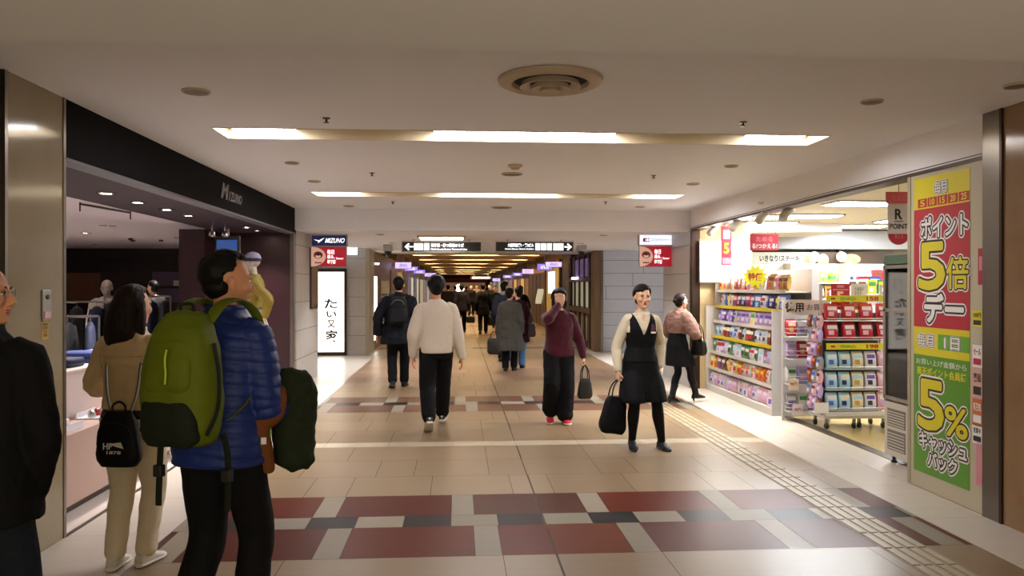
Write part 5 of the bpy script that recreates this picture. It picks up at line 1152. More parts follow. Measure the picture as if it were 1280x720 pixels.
# hanging red banner and boards
BRED = mat('banner_red', '#b01a30', .5, noise=.05); BYEL = mat('print_yellow', '#d8c21c', .5, noise=.04); PWHT = mat('print_white', '#ddd9d2', .5, noise=.03); BPNK = mat('print_pink', '#d07a86', .5)
BLKP = mat('print_black', '#17120f', .5); GRNP = mat('print_green', '#4f8a2a', .5, noise=.04); REDP = mat('print_red', '#a8152b', .5, noise=.04); GOLDP = mat('print_gold', '#d9a83c', .5)
a, b = ony(901.5, 332, 11.5), ony(914.5, 283, 11.5); w, h = b.x - a.x, b.z - a.z
t = thing('hanging_banner', 'narrow red hanging banner in front of the white light box', 'banner', (a.x + w / 2, 11.5, a.z)); m = M(); m.box((a.x, 11.5, a.z), (b.x, 11.506, b.z)); obj('sheet', m, BRED, t, world=True, smooth=0)
fr = Fr((a.x, 11.499, a.z), (1, 0, 0)); m = M(); m.text('5', fr, w * .25, h * .30, w * .75, h * .58, .001, 1, .03); m.rect(fr, w * .2, h * .68, w * .8, h * .90, 0, .002, 0); m.rect(fr, w * .1, h * .04, w * .9, h * .2, 0, .002, 2); obj('print', m, [PWHT, BYEL, BPNK], t, world=True, smooth=0)
m = M(); m.tube([(a.x + w / 2, 11.503, b.z), (a.x + w / 2, 11.503, 2.62)], .004); obj('cord', m, METAL, t, world=True)
a, b = ony(938, 313, 10.0), ony(973, 292.5, 10.0); w, h = b.x - a.x, b.z - a.z
t = thing('hanging_board', 'red hanging board with white characters under the drugstore ceiling', 'sign', (a.x + w / 2, 10.0, a.z)); m = M(); m.box((a.x, 10.0, a.z), (b.x, 10.02, b.z)); obj('panel', m, BRED, t, world=True)
fr = Fr((a.x, 9.999, a.z), (1, 0, 0)); m = M(); m.text('る!つかえる!', fr, w * .05, h * .12, w * .95, h * .42, .001, 0, .03); m.text('ためる', fr, w * .2, h * .54, w * .8, h * .84, .001, 1, .03); obj('lettering', m, [PWHT, BPNK], t, world=True, smooth=0)
for x in (a.x + .03, b.x - .03): m = M(); m.tube([(x, 10.01, b.z), (x, 10.01, 2.62)], .004); obj('cord', m, METAL, t, world=True)
# R POINT hanging sign
Yr = 7.3; a, b = ony(1110, 306, Yr), ony(1136.5, 240, Yr); w, h = b.x - a.x, b.z - a.z
t = thing('hanging_sign', 'white hanging sign with a large R and round red foot, beside the poster panel', 'sign', (a.x + w / 2, Yr, a.z)); fr = Fr((a.x, Yr, a.z), (1, 0, 0)); m = M()
m.prism([(w / 2 - w / 2 * cos(k * pi / 14), w * .5 - w * .5 * sin(k * pi / 14)) for k in range(15)] + [(w, h * .8), (0, h * .8)], fr, -.01, 0); obj('panel', m, mat('rpoint_white', '#cdc2bd', .5), t, world=True, smooth=0)
m = M(); m.prism([(w / 2 - w / 2 * cos(k * pi / 14), w * .5 - w * .5 * sin(k * pi / 14)) for k in range(15)], fr, 0, .003); obj('red_foot', m, REDP, t, world=True, smooth=0)
m = M(); m.rect(fr, -.02, h * .78, w * 1.02, h * 1.0, -.008, .006); obj('header_card', m, mat('header_pink', '#c8585e', .4, noise=.15), t, world=True, smooth=0)
m = M(); m.text('R', fr, w * .32, h * .48, w * .68, h * .68, .001, 0, .03); m.rect(fr, w * .3, h * .435, w * .7, h * .45, .0, .002); m.text('POINT', fr, w * .08, h * .30, w * .92, h * .40, .001, 0, .02); m.text('使える', fr, w * .3, h * .12, w * .7, h * .20, .003, 1, .0); m.text('たまる', fr, w * .2, h * .83, w * .8, h * .94, .007, 1, .0); obj('lettering', m, [BLKP, BPNK], t, world=True, smooth=0)
m = M(); m.tube([(a.x + w / 2, Yr, b.z), (a.x + w / 2, Yr, 2.62)], .004); obj('cord', m, METAL, t, world=True)
# steak house board and photo panels on the far wall
Ys = 13.86
a, b = ony(936, 333.5, Ys), ony(1019, 315.5, Ys); w, h = b.x - a.x, b.z - a.z
t = thing('shop_board', 'pale board with black brush lettering on the wall behind the drugstore shelves', 'sign', (a.x + w / 2, Ys, a.z)); m = M(); m.box((a.x, Ys, a.z), (b.x, Ys + .05, b.z)); obj('panel', m, mat('board_pale', '#b9bcab', .5, noise=.03), t, world=True)
fr = Fr((a.x, Ys - .001, a.z), (1, 0, 0)); m = M(); m.text('いきなり!ステーキ', fr, w * .16, h * .36, w * .76, h * .80, .001, 0, .03); m.text('IKINARI STEAK', fr, w * .18, h * .10, w * .74, h * .24, .001, 0, .03, shear=.3); obj('lettering', m, BLKP, t, world=True, smooth=0)
a2, b2 = ony(1019, 342, Ys), ony(1118, 315.5, Ys); t = thing('photo_board', 'dark food photo panel right of the pale steak board', 'sign', (a2.x, Ys, a2.z)); m = M(); m.box((a2.x, Ys, a2.z), (b2.x, Ys + .05, b2.z)); obj('panel', m, mat('photo_dark', '#171316', .4, col2='#3a2818', scale=2.2), t, world=True)
fr = Fr((a2.x, Ys - .001, a2.z), (1, 0, 0)); w2, h2 = b2.x - a2.x, b2.z - a2.z
m = M(); m.prism([(w2 * .45 + .18 * cos(k * pi / 8), h2 * .68 + .09 * sin(k * pi / 8)) for k in range(16)], fr, 0, .003, 0); m.prism([(w2 * .10 + .10 * cos(k * pi / 8), h2 * .62 + .12 * sin(k * pi / 8)) for k in range(16)], fr, 0, .003, 0); m.rect(fr, 0, 0, w2, h2 * .22, 0, .002, 1); m.text('いきなり!ステーキ', fr, w2 * .16, h2 * .05, w2 * .55, h2 * .17, .002, 2, 0)
obj('print', m, [mat('photo_food', '#a8703c', .5, col2='#d9b98a', scale=9), mat('photo_navy', '#141a33', .4), PWHT], t, world=True, smooth=0)
a3 = ony(936, 341, Ys); t = thing('photo_board', 'navy strip with white lettering under the pale steak board', 'sign', (a3.x, Ys, a3.z)); m = M(); m.box((a3.x, Ys, a3.z), (b.x, Ys + .05, a.z - .01)); obj('panel', m, mat('photo_navy', '#141a33', .4), t, world=True); fr = Fr((a3.x, Ys - .001, a3.z), (1, 0, 0)); m = M(); m.text('いきなり!ステーキ 前菜', fr, w * .3, .02, w * .95, .08, .001, 0, .01); obj('lettering', m, PWHT, t, world=True, smooth=0)
for i, px in enumerate((1018, 1052)):
    q = ony(px, 321, 13.75); t = thing('wall_lamp', ['glowing round lamp between the pale board and the food photo', 'glowing round lamp over the food photo'][i], 'lamp', (q.x, 13.75, q.z)); m = M(); ellip(m, (0, 0, 0), (.09, .07, .09)); obj('globe', m, mat('globe_lamp', '#ffffff', emit='#ffd9a0', estr=3.2), t); m = M(); m.tube([(0, .0, .08), (0, .08, .12)], .012); obj('arm', m, BRONZE, t)

# packets: five shared shapes in many printed colours
rp = random.Random(11)
PK = {}
def packet_mesh(kind, w, h, d, c1, c2, c3):
    k = (kind, c1, c2, c3, w, h)
    if k in PK: return PK[k]
    m = M()
    if kind == 'pouch':
        rs = []
        for z, q, t in ((0, 1, .08), (.06, 1, .12), (.2, .97, .8), (.5, .95, 1), (.8, .97, .75), (.92, 1, .12), (1, 1, .08)): rs.append([(x, y, z * h) for x, y in ((-w / 2 * q, -d / 2 * t), (-w / 4, -d / 2 * t * 1.25), (w / 4, -d / 2 * t * 1.25), (w / 2 * q, -d / 2 * t), (w / 2 * q, d / 2 * t), (-w / 2 * q, d / 2 * t))])
        m.rings(rs, 0); f = d / 2 * 1.26
        m.quad((-w * .36, -f, h * .58), (w * .36, -f, h * .58), (w * .36, -f * .98, h * .80), (-w * .36, -f * .98, h * .80), 1)
        m.quad((-w * .30, -f - .001, h * .24), (w * .12, -f - .001, h * .24), (w * .12, -f - .001, h * .50), (-w * .30, -f - .001, h * .50), 2)
    elif kind == 'box':
        m.box((-w / 2, -d / 2, 0), (w / 2, d / 2, h)); e = -d / 2 - .001
        m.quad((-w * .42, e, h * .55), (w * .42, e, h * .55), (w * .42, e, h * .85), (-w * .42, e, h * .85), 1); m.quad((-w * .35, e, h * .12), (w * .1, e, h * .12), (w * .1, e, h * .45), (-w * .35, e, h * .45), 2)
    else:
        m.lathe([(w * .42, 0), (w * .46, .01), (w * .46, h * .68), (w * .25, h * .80), (w * .16, h * .83)], seg=14, mi=0); m.lathe([(w * .20, h * .82), (w * .20, h * .98), (w * .17, h)], seg=12, mi=1); m.lathe([(w * .465, h * .2), (w * .465, h * .55)], seg=14, mi=2, cap=False)
    me = m.mesh('packet'); finish(me, [pkm(c1), pkm(c2), pkm(c3)], 35); PK[k] = me; return me
def pkm(c): return mat('pack_' + c, PCOL[c], .35, noise=.06, scale=20, spec=.5)
PCOL = dict(white='#d6d2cf', red='#b01c2e', blue='#3a5aa8', sky='#9cc3d6', purple='#6a4a9c', lilac='#b7a0cf', pink='#d9a3b4', yellow='#d6bf3a', green='#3f8a4a', brown='#5a3320', orange='#cc6f2a', navy='#1f2550', black='#1a1718', grey='#8f8d90', cream='#d9cfae', gold='#b08c40')
def packet(kind, w, h, d, cs, loc, rz, label, group, tilt=0):
    o = bpy.data.objects.new({'pouch': 'snack_pouch', 'box': 'carton', 'bottle': 'bottle'}[kind], packet_mesh(kind, w, h, d, *cs)); COL.objects.link(o)
    o.location = loc; o.rotation_euler = (tilt, 0, rz); props(o, label, {'pouch': 'packet', 'box': 'carton', 'bottle': 'bottle'}[kind], group); return o
WIRE = mat('wire_white', '#c9c6c2', .35, .3, noise=.03); SHELFW = mat('shelf_white', '#cbc5ba', .4, noise=.03); TAGY = mat('tag_yellow', '#c9b31e', .5, noise=.05)
ORD = ['bottom', 'second', 'third', 'fourth', 'fifth', 'sixth', 'top']
def nm(cs): return cs[0] + ' and ' + cs[1] if cs[0] != cs[1] else cs[0]
# long gondola along the shop front
gx0, gx1, gy0, gy1 = 3.86, 4.46, 9.62, 12.22
t = thing('gondola_shelf', 'long white shelf unit of snacks along the open shop front', 'shelf unit', (4.16, 10.9, 0))
m = M(); m.box((gx0, gy0, 0), (gx1, gy1, .10)); obj('base', m, SHELFW, t, world=True, bevel=.005)
m = M(); m.box((gx1 - .04, gy0, .1), (gx1, gy1, 1.82)); obj('back_panel', m, SHELFW, t, world=True)
ZS = [.105, .36, .60, .84, 1.07, 1.30, 1.54]; DEP = [.0, .03, .06, .09, .12, .15, .18]
for k, z in enumerate(ZS):
    if k:
        m = M(); m.box((gx0 + DEP[k], gy0, z - .022), (gx1 - .04, gy1, z)); s_ = obj('shelf', m, SHELFW, t, world=True, bevel=.002)
        m = M(); m.box((gx0 + DEP[k] - .006, gy0, z - .03), (gx0 + DEP[k], gy1, z + .016)); obj('price_rail', m, [SHELFW, TAGY][k % 2] if k in (3, 5) else SHELFW, s_, world=False); s_.children[0].data.transform(Matrix.Translation(-t.location))
for y in (gy0 - .02, gy1):
    m = M(); m.box((gx0, y, 0), (gx1, y + .02, 1.3)); m.box((gx0 + (.15 if y > 10 else .5), y, 1.3), (gx1, y + .02, 1.82)); obj('end_panel', m, SHELFW if y > 10 else WIRE, t, world=True)
PAL = {0: [('pink', 'white', 'lilac'), ('white', 'pink', 'purple'), ('lilac', 'white', 'pink'), ('white', 'lilac', 'purple')], 1: [('white', 'orange', 'red'), ('yellow', 'white', 'red'), ('orange', 'yellow', 'red'), ('brown', 'white', 'purple')],
       2: [('white', 'red', 'lilac'), ('white', 'sky', 'lilac'), ('lilac', 'red', 'white'), ('green', 'white', 'brown')], 3: [('sky', 'white', 'blue'), ('white', 'sky', 'navy'), ('white', 'blue', 'purple'), ('brown', 'cream', 'red')],
       4: [('purple', 'white', 'lilac'), ('white', 'purple', 'navy'), ('cream', 'green', 'yellow'), ('lilac', 'purple', 'white')], 5: [('blue', 'white', 'sky'), ('white', 'red', 'brown'), ('red', 'white', 'purple'), ('navy', 'white', 'lilac'), ('cream', 'yellow', 'brown')],
       6: [('yellow', 'green', 'red'), ('red', 'cream', 'orange'), ('cream', 'red', 'gold'), ('gold', 'brown', 'red'), ('pink', 'red', 'white')]}
for k, z in enumerate(ZS):
    y = gy0 + .10; i = 0
    while y < gy1 - .06:
        cs = PAL[k][int(rp.random() * len(PAL[k]))]; wd = rp.choice((.13, .15, .17)); h = .19 if k < 6 else .22
        lab = '%s snack packet on the %s shelf of the long snack unit' % (nm(cs), ORD[k])
        for row_ in range(2 if k < 3 else 1):
            packet('pouch' if (i + k) % 5 else 'box', wd, h * (.92 + .1 * rp.random()), .055, cs, (gx0 + DEP[k] + .05 + .09 * row_, y, z + .001), -pi / 2 + rp.uniform(-.18, .18), lab, lab + 's', tilt=-.10)
        y += wd + .012; i += 1
# end rack with wire baskets facing us
t = thing('end_rack', 'white wire rack with a header card at the near end of the snack unit', 'rack', (4.14, 9.4, 0))
for x in (3.88, 4.44):
    m = M(); m.box((x - .014, 9.30, 0), (x + .014, 9.33, 1.42)); obj('upright', m, WIRE, t, world=True, bevel=.003)
m = M(); m.box((3.87, 9.31, 1.26), (4.45, 9.33, 1.44)); hd = obj('header_card', m, SHELFW, t, world=True); fr = Fr((3.87, 9.309, 1.26), (1, 0, 0)); m = M(); m.text('徳用', fr, .03, .03, .26, .15, .001, 0, .03); m.text('お買得', fr, .30, .05, .55, .13, .001, 0, .0); x_ = obj('lettering', m, BLKP, hd, smooth=0); x_.data.transform(Matrix.Translation(-t.location))
for k, z in enumerate((.12, .44, .74, 1.0)):
    m = M(); m.box((3.89, 9.16, z), (4.43, 9.40, z + .008))
    for q in range(3): m.tube([(3.89, 9.40, z + .05 * q), (3.89, 9.16, z + .05 * q), (4.43, 9.16, z + .05 * q), (4.43, 9.40, z + .05 * q)], .004, 6)
    obj('basket', m, WIRE, t, world=True)
    for q in range(4):
        cs = [('grey', 'white', 'purple'), ('white', 'green', 'cream'), ('lilac', 'grey', 'pink'), ('red', 'cream', 'gold')][(q + k) % 4]; lab = '%s bag in the %s basket of the white wire rack' % (nm(cs), ['bottom', 'second', 'third', 'top'][k])
        packet('pouch', .125, .20, .06, cs, (3.96 + .135 * q, 9.27, z + .01), rp.uniform(-.2, .2), lab, lab + 's', tilt=-.12)
for i, (px, py, cl) in enumerate(((992, 481, 'cream'), (997, 513, 'white'))):
    a = ony(px, py, 9.12); t2 = thing('price_card', ['cream price card on the middle of the white wire rack', 'pale price card low on the white wire rack'][i], 'card', (a.x, 9.12, a.z - .06)); m = M(); m.box((-.06, -.003, 0), (.06, .003, .13)); obj('card', m, pkm(cl), t2); m = M(); m.tube([(0, .003, .12), (0, .05, .12)], .004); obj('clip', m, METAL, t2)
    m = M(); m.text('98円', Fr((-.05, -.0035, .03), (1, 0, 0)), .01, .02, .09, .06, 0, 0, .02); obj('lettering', m, REDP, t2, smooth=0)
# promotional trolley
DX = -.15; tx, ty = 4.60 + DX, 8.62
t = thing('display_trolley', 'wheeled wire display trolley of mask and sweets packets at the entrance', 'display rack', (tx, ty, 0))
m = M(); m.box((4.24 + DX, 8.66, .12), (4.98 + DX, 9.08, .15)); m.box((4.22 + DX, 8.64, .15), (5.0 + DX, 8.665, .20)); obj('tray', m, WIRE, t, world=True, bevel=.003)
for x in (4.26 + DX, 4.96 + DX):
    m = M(); m.box((x - .012, 8.80, .15), (x + .012, 8.83, 1.62)); obj('upright', m, WIRE, t, world=True)
m = M(); m.box((4.26 + DX, 8.86, .15), (4.96 + DX, 8.875, 1.30)); obj('back_panel', m, mat('panel_slate', '#32404a', .5), t, world=True)
for x, y in ((4.28, 8.72), (4.60, 8.72), (4.68, 8.76), (4.94, 8.72), (4.28, 9.0), (4.94, 9.0)):
    x += DX
    m = M(); m.lathe([(.034, -.012), (.036, 0), (.034, .012)], (x, y, .036), 16, ax='x'); m.box((x - .016, y - .012, .05), (x + .016, y + .012, .12), 1); obj('caster', m, [RUBK, METAL], t, world=True)
rows = [(.22, 5, 'blue grey'), (.45, 5, 'pale blue'), (.68, 5, 'blue white'), (1.01, 4, 'red'), (1.24 - .02, 4, 'red')]
for k, (z, n, nme) in enumerate(rows):
    m = M(); m.box((4.26 + DX, 8.66, z - .012), (4.96 + DX, 8.86, z - .004)); m.tube([(4.26 + DX, 8.66, z + .02), (4.96 + DX, 8.66, z + .02)], .005); obj('shelf', m, WIRE, t, world=True)
    for q in range(n):
        x = 4.33 + DX + (.60 / (n - 1)) * q
        cs = ('red', 'white', 'pink') if n == 4 else [('sky', 'white', 'blue'), ('sky', 'cream', 'navy'), ('cream', 'sky', 'gold'), ('white', 'purple', 'navy'), ('pink', 'white', 'lilac')][q]
        lab = ('red and white sweets packet on the %s red row of the display trolley' % ['', '', '', 'lower', 'upper'][k]) if n == 4 else '%s packet in the %s row of the display trolley' % (nm(cs), ['bottom', 'second', 'third'][k])
        packet('pouch', .150 if n == 4 else .128, .19, .05, cs, (x, 8.70, z), rp.uniform(-.05, .05), lab, lab + 's' if n == 4 else None, tilt=-.14)
for k, z in enumerate((.895, 1.428)):
    m = M(); m.box((4.25 + DX, 8.655, z), (4.93 + DX, 8.665, z + .07)); s_ = obj('price_strip', m, mat('strip_yellow', '#c9c01e', .45), t, world=True); fr = Fr((4.25 + DX, 8.654, z), (1, 0, 0))
    m = M(); m.text(['198', '158'][k], fr, .46, .012, .60, .058, .001, 0, .03); m.rect(fr, .05, .025, .10, .045, 0, .001); m.text('特価品', fr, .16, .02, .34, .05, .001, 1, 0); x_ = obj('lettering', m, [REDP, GRNP], s_, smooth=0); x_.data.transform(Matrix.Translation(-t.location))
a, b = ony(1039, 387, 8.8), ony(1062, 354.5, 8.8); w, h = b.x - a.x, b.z - a.z
t2 = thing('sale_card', 'red sale card with a big cream five above the display trolley', 'card', (a.x + w / 2, 8.8, a.z)); m = M(); m.box((a.x, 8.8, a.z), (b.x, 8.806, b.z)); obj('card', m, REDP, t2, world=True); fr = Fr((a.x, 8.799, a.z), (1, 0, 0)); m = M(); m.text('5', fr, w * .28, h * .28, w * .68, h * .70, .001, 0, .04); m.text('倍', fr, w * .70, h * .30, w * .92, h * .46, .001, 0, .02); m.rect(fr, w * .3, h * .84, w * .7, h * .95, 0, .001, 1); m.rect(fr, w * .08, h * .74, w * .92, h * .79, 0, .001, 1); m.rect(fr, w * .08, h * .1, w * .8, h * .16, 0, .001, 1); obj('print', m, [mat('print_cream', '#e3cfa0', .5), BPNK], t2, world=True, smooth=0)
m = M(); m.tube([(a.x + w / 2, 8.81, a.z + .05), (a.x + w / 2, 8.81, 1.2)], .006); obj('stem', m, METAL, t2, world=True)
a, b = ony(1064, 387, 8.8), ony(1084, 354.5, 8.8); w, h = b.x - a.x, b.z - a.z
t2 = thing('sale_card', 'white and pink price card right of the red sale card', 'card', (a.x + w / 2, 8.8, a.z)); m = M(); m.box((a.x, 8.8, a.z), (b.x, 8.806, b.z)); obj('card', m, PWHT, t2, world=True); fr = Fr((a.x, 8.799, a.z), (1, 0, 0)); m = M(); m.rect(fr, w * .05, h * .04, w * .95, h * .32, 0, .001, 0); obj('price_field', m, BPNK, t2, world=True, smooth=0); m = M(); m.text('200円', fr, w * .12, h * .09, w * .88, h * .27, .001, 0, .02); obj('price_lettering', m, PWHT, t2, world=True, smooth=0); m = M(); m.text('うるおい\nマスク', fr, w * .2, h * .55, w * .8, h * .87, .001, 0, 0); obj('lettering', m, BLKP, t2, world=True, smooth=0)
m = M(); m.tube([(a.x + w / 2, 8.81, a.z + .05), (a.x + w / 2, 8.81, 1.2)], .006); obj('stem', m, METAL, t2, world=True)
# side of the trolley: strips of small hanging bags
for k in range(7):
    for q in range(3):
        cs = [('brown', 'orange', 'red'), ('lilac', 'white', 'purple'), ('pink', 'brown', 'white'), ('grey', 'blue', 'white')][(k + q) % 4]; lab = 'small %s bag, %s from the bottom on the trolley side facing the passage' % (nm(cs), ['first', 'second', 'third', 'fourth', 'fifth', 'sixth', 'seventh'][k])
        packet('pouch', .10, .145, .04, cs, (4.20 + DX, 8.72 + .12 * q, .2 + .155 * k), -pi / 2 + rp.uniform(-.15, .15), lab, lab + 's', tilt=-.08)
t2 = thing('price_card', 'white price card at the lower left corner of the trolley', 'card', (4.19 + DX, 8.62, .19)); m = M(); m.box((-.09, -.003, 0), (.07, .003, .12)); obj('card', m, pkm('white'), t2); m = M(); m.tube([(0, 0, .11), (.04, .06, .11)], .004); obj('clip', m, METAL, t2)
# far wall shelves with packets and a few bottles
t = thing('wall_shelf', 'tall pale shelf unit against the far wall of the drugstore', 'shelf unit', (6.2, 13.6, 0))
m = M(); m.box((4.75, 13.78, 0), (7.7, 13.83, 2.0)); m.box((4.75, 13.42, 0), (7.7, 13.78, .12)); obj('back_panel', m, SHELFW, t, world=True)
for x in (4.75, 5.74, 6.72, 7.68):
    m = M(); m.box((x, 13.44, .12), (x + .02, 13.78, 2.0)); obj('divider', m, SHELFW, t, world=True)
for k in range(5):
    z = .55 + .28 * k; m = M(); m.box((4.77, 13.44, z - .02), (7.68, 13.78, z)); obj('shelf', m, SHELFW, t, world=True)
    if k < 1: continue
    x = 4.86
    while x < 7.6:
        cs = rp.choice([('grey', 'white', 'sky'), ('white', 'grey', 'navy'), ('sky', 'white', 'grey'), ('gold', 'brown', 'red'), ('red', 'brown', 'cream'), ('white', 'yellow', 'green'), ('yellow', 'white', 'green')] if k > 2 else [('white', 'grey', 'sky'), ('lilac', 'white', 'grey'), ('cream', 'white', 'gold')]); kd = rp.choice(('box', 'bottle', 'pouch')); wd = rp.choice((.11, .14, .16))
        if abs(x + wd / 2 - 5.75) > .08 and abs(x + wd / 2 - 6.73) > .08:
            lab = '%s %s on the %s shelf of the far wall unit' % (nm(cs), {'box': 'carton', 'bottle': 'bottle', 'pouch': 'packet'}[kd], ORD[k]); packet(kd, wd, .18 + .05 * rp.random(), .09, cs, (x + wd / 2, 13.55, z + .001), rp.uniform(-.1, .1), lab, lab + 's')
        x += wd + .02
# middle aisle unit between gondola and trolley, bright goods on top
t = thing('aisle_shelf', 'white aisle shelf in the store behind the display trolley', 'shelf unit', (5.45, 11.0, 0)); m = M(); m.box((5.2, 10.6, 0), (6.9, 11.1, .1)); obj('base', m, SHELFW, t, world=True)
m = M(); m.box((5.2, 10.84, .1), (6.9, 10.88, 1.55)); obj('back_panel', m, SHELFW, t, world=True)
for k in range(5):
    z = .42 + .27 * k; m = M(); m.box((5.2, 10.6, z - .02), (6.9, 10.84, z)); obj('shelf', m, SHELFW, t, world=True); x = 5.28
    while x < 6.86:
        cs = rp.choice([('white', 'pink', 'sky'), ('sky', 'white', 'lilac'), ('white', 'brown', 'pink'), ('green', 'yellow', 'white'), ('yellow', 'green', 'white')] if k > 2 else [('white', 'lilac', 'sky'), ('grey', 'white', 'pink')]); kd = rp.choice(('box', 'bottle')); lab = '%s %s on the %s shelf of the aisle unit behind the trolley' % (nm(cs), {'box': 'carton', 'bottle': 'bottle'}[kd], ORD[k])
        packet(kd, .12, .19, .08, cs, (x, 10.70, z + .001), rp.uniform(-.1, .1), lab, lab + 's'); x += .14
for px, py, c, l in ((1078, 337, ('red', 'white', 'white'), 'tall red and white carton standing on top of the aisle unit'), (1092, 341, ('blue', 'white', 'yellow'), 'tall blue and white carton standing on top of the aisle unit')):
    q = ony(px, 348, 10.72); packet('box', .16, .24, .08, c, (q.x, 10.72, 1.551 if 0 else 1.50), 0, l, None)
# yellow star burst card by the light box
a = ony(944, 346, 9.8); t2 = thing('star_card', 'bright yellow burst card over the near end of the snack unit', 'card', (a.x, 9.8, a.z - .12)); m = M(); fr = Fr((0, 0, .12), (1, 0, 0)); m.prism([((.17 if k % 2 else .12) * cos(k * pi / 12), (.15 if k % 2 else .10) * sin(k * pi / 12)) for k in range(24)], fr, -.004, 0); obj('card', m, mat('card_yellow', '#d9d41c', .5), t2, smooth=0); m = M(); m.text('特価', fr, -.09, -.05, .09, .05, .0, 0, .03); obj('lettering', m, REDP, t2, smooth=0); m = M(); m.tube([(0, .006, .05), (0, .006, -a.z + .12 + 1.83)], .005); obj('stem', m, METAL, t2)
# refrigerated showcase
fx, fy0, fy1 = 3.90, 6.32, 7.08
t = thing('refrigerated_showcase', 'tall white refrigerated showcase with glass front behind the poster panel', 'refrigerator', (fx + .28, 6.7, 0))
FW = mat('fridge_white', '#bdb4a2', .35, noise=.03); FG = mat('fridge_frame', '#8f887c', .35, .4)
m = M(); m.box((fx, fy0, .07), (fx + .55, fy1, .56)); obj('lower_body', m, FW, t, world=True, bevel=.012)
m = M(); m.box((fx + .04, fy0, .56), (fx + .06, fy1, .575)); m.box((fx + .50, fy0, .56), (fx + .55, fy1, 1.86)); m.box((fx, fy0, 1.80), (fx + .55, fy1, 1.90)); m.box((fx, fy0, .56), (fx + .55, fy0 + .03, 1.80)); obj('cabinet', m, FG, t, world=True)
m = M(); m.box((fx + .0, fy1 - .03, .56), (fx + .5, fy1, 1.80)); obj('side_wall', m, FG, t, world=True)
m = M(); m.box((fx - .005, fy0, 1.80), (fx, fy1, 1.88)); obj('header_strip', m, mat('fridge_green', '#47604a', .4), t, world=True)
m = M(); e = .035
for a, b in (((fy0, .58), (fy0 + e, 1.79)), ((fy1 - e, .58), (fy1, 1.79)), ((fy0, .58), (fy1, .61)), ((fy0, 1.76), (fy1, 1.79)), ((fy0, 1.37), (fy1, 1.40))): m.box((fx - .012, a[0], a[1]), (fx + .01, b[0], b[1]))
dr = obj('door', m, FG, t, world=True); gm = GLASS
m = M(); m.box((fx - .002, fy0 + e, .61), (fx + .002, fy1 - e, 1.76)); x_ = obj('pane', m, gm, dr); x_.data.transform(Matrix.Translation(-t.location))
for k, z in enumerate((.86, 1.10, 1.50)):
    m = M(); m.box((fx + .06, fy0 + .03, z - .012), (fx + .48, fy1 - .03, z)); s_ = obj('shelf', m, METAL, t, world=True)
    m = M(); m.box((fx + .05, fy0 + .05, z - .03), (fx + .058, fy1 - .06, z + .02)); x_ = obj('price_rail', m, TAGY, s_); x_.data.transform(Matrix.Translation(-t.location))
for k, z in enumerate((.60, .862, 1.102, 1.502)):
    for q in range(5):
        cs = [('brown', 'cream', 'gold'), ('brown', 'red', 'cream'), ('grey', 'brown', 'white'), ('gold', 'brown', 'black')][(q + k) % 4]; lab = '%s packed food on the %s level inside the refrigerated showcase' % (nm(cs), ORD[k]); packet('box' if q % 2 else 'pouch', .11, .16, .09, cs, (fx + .17, fy0 + .11 + .135 * q, z), -pi / 2, lab, lab + 's')
for a, b, z0, z1 in ((fy0 + .07, fy0 + .36, .34, .50), (fy0 + .41, fy0 + .70, .34, .50), (fy0 + .07, fy0 + .36, .13, .31), (fy0 + .41, fy0 + .70, .13, .31)):
    m = M(); m.box((fx - .004, a, z0), (fx + .002, b, z1), 0)
    for q in range(6): zz = z0 + .012 + (z1 - z0 - .02) * q / 6; m.box((fx - .008, a + .01, zz), (fx - .003, b - .01, zz + .008), 1)
    obj('vent_grille', m, [mat('grille_dark', '#6d675d', .6), FW], t, world=True)
for y in (fy0 + .06, fy1 - .06):
    for x in (fx + .06, fx + .48): m = M(); m.lathe([(.025, 0), (.025, .02), (.015, .025), (.015, .075)], (x, y, 0), 12); obj('foot', m, RUBK, t, world=True)
# poster panel at the shop corner
m = M(); m.box((XR - .0, 5.34, 0), (XR + .06, 6.27, 2.49)); m.box((XR - .006, 6.24, 0), (XR + .066, 6.28, 2.49), 1); m.box((XR - .006, 5.34, .0), (XR, 6.24, .012), 1)
struct('wall_right.004', m, [mat('panel_ivory', '#b0a58c', .45, noise=.03), mat('panel_edge', '#9b9078', .4)])
y0, y1 = 6.19, 5.49; zt = onx(1143, 225.5, XR).z; zb = onx(1143, 586, XR).z; pw, ph = y0 - y1, zt - zb
t = thing('poster', 'tall red, yellow and green sale poster with two giant fives on the ivory panel', 'poster', (XR - .004, (y0 + y1) / 2, zb))
fr = Fr((XR - .001, y0, zb), (0, -1, 0)); PYEL = mat('poster_yellow', '#c9bb1c', .4, noise=.03); PRED = mat('poster_red', '#a31a2c', .4, noise=.03); PGRN = mat('poster_green', '#4f8420', .4, noise=.03); PGRN2 = mat('poster_green2', '#5c9a2c', .4)
m = M(); m.rect(fr, 0, 0, pw, ph, 0, .002); obj('sheet', m, PYEL, t, world=True, smooth=0)
def Z(f): return ph * (1 - f)
m = M(); m.rect(fr, .0, Z(.505), pw, Z(.105), .002, .003); obj('red_field', m, PRED, t, world=True, smooth=0)
m = M(); m.rect(fr, .0, Z(1), pw, Z(.60), .002, .003); obj('green_field', m, PGRN, t, world=True, smooth=0)
m = M(); m.rect(fr, pw * .46, Z(.575), pw, Z(.525), .002, .003); obj('date_field', m, PGRN2, t, world=True, smooth=0)
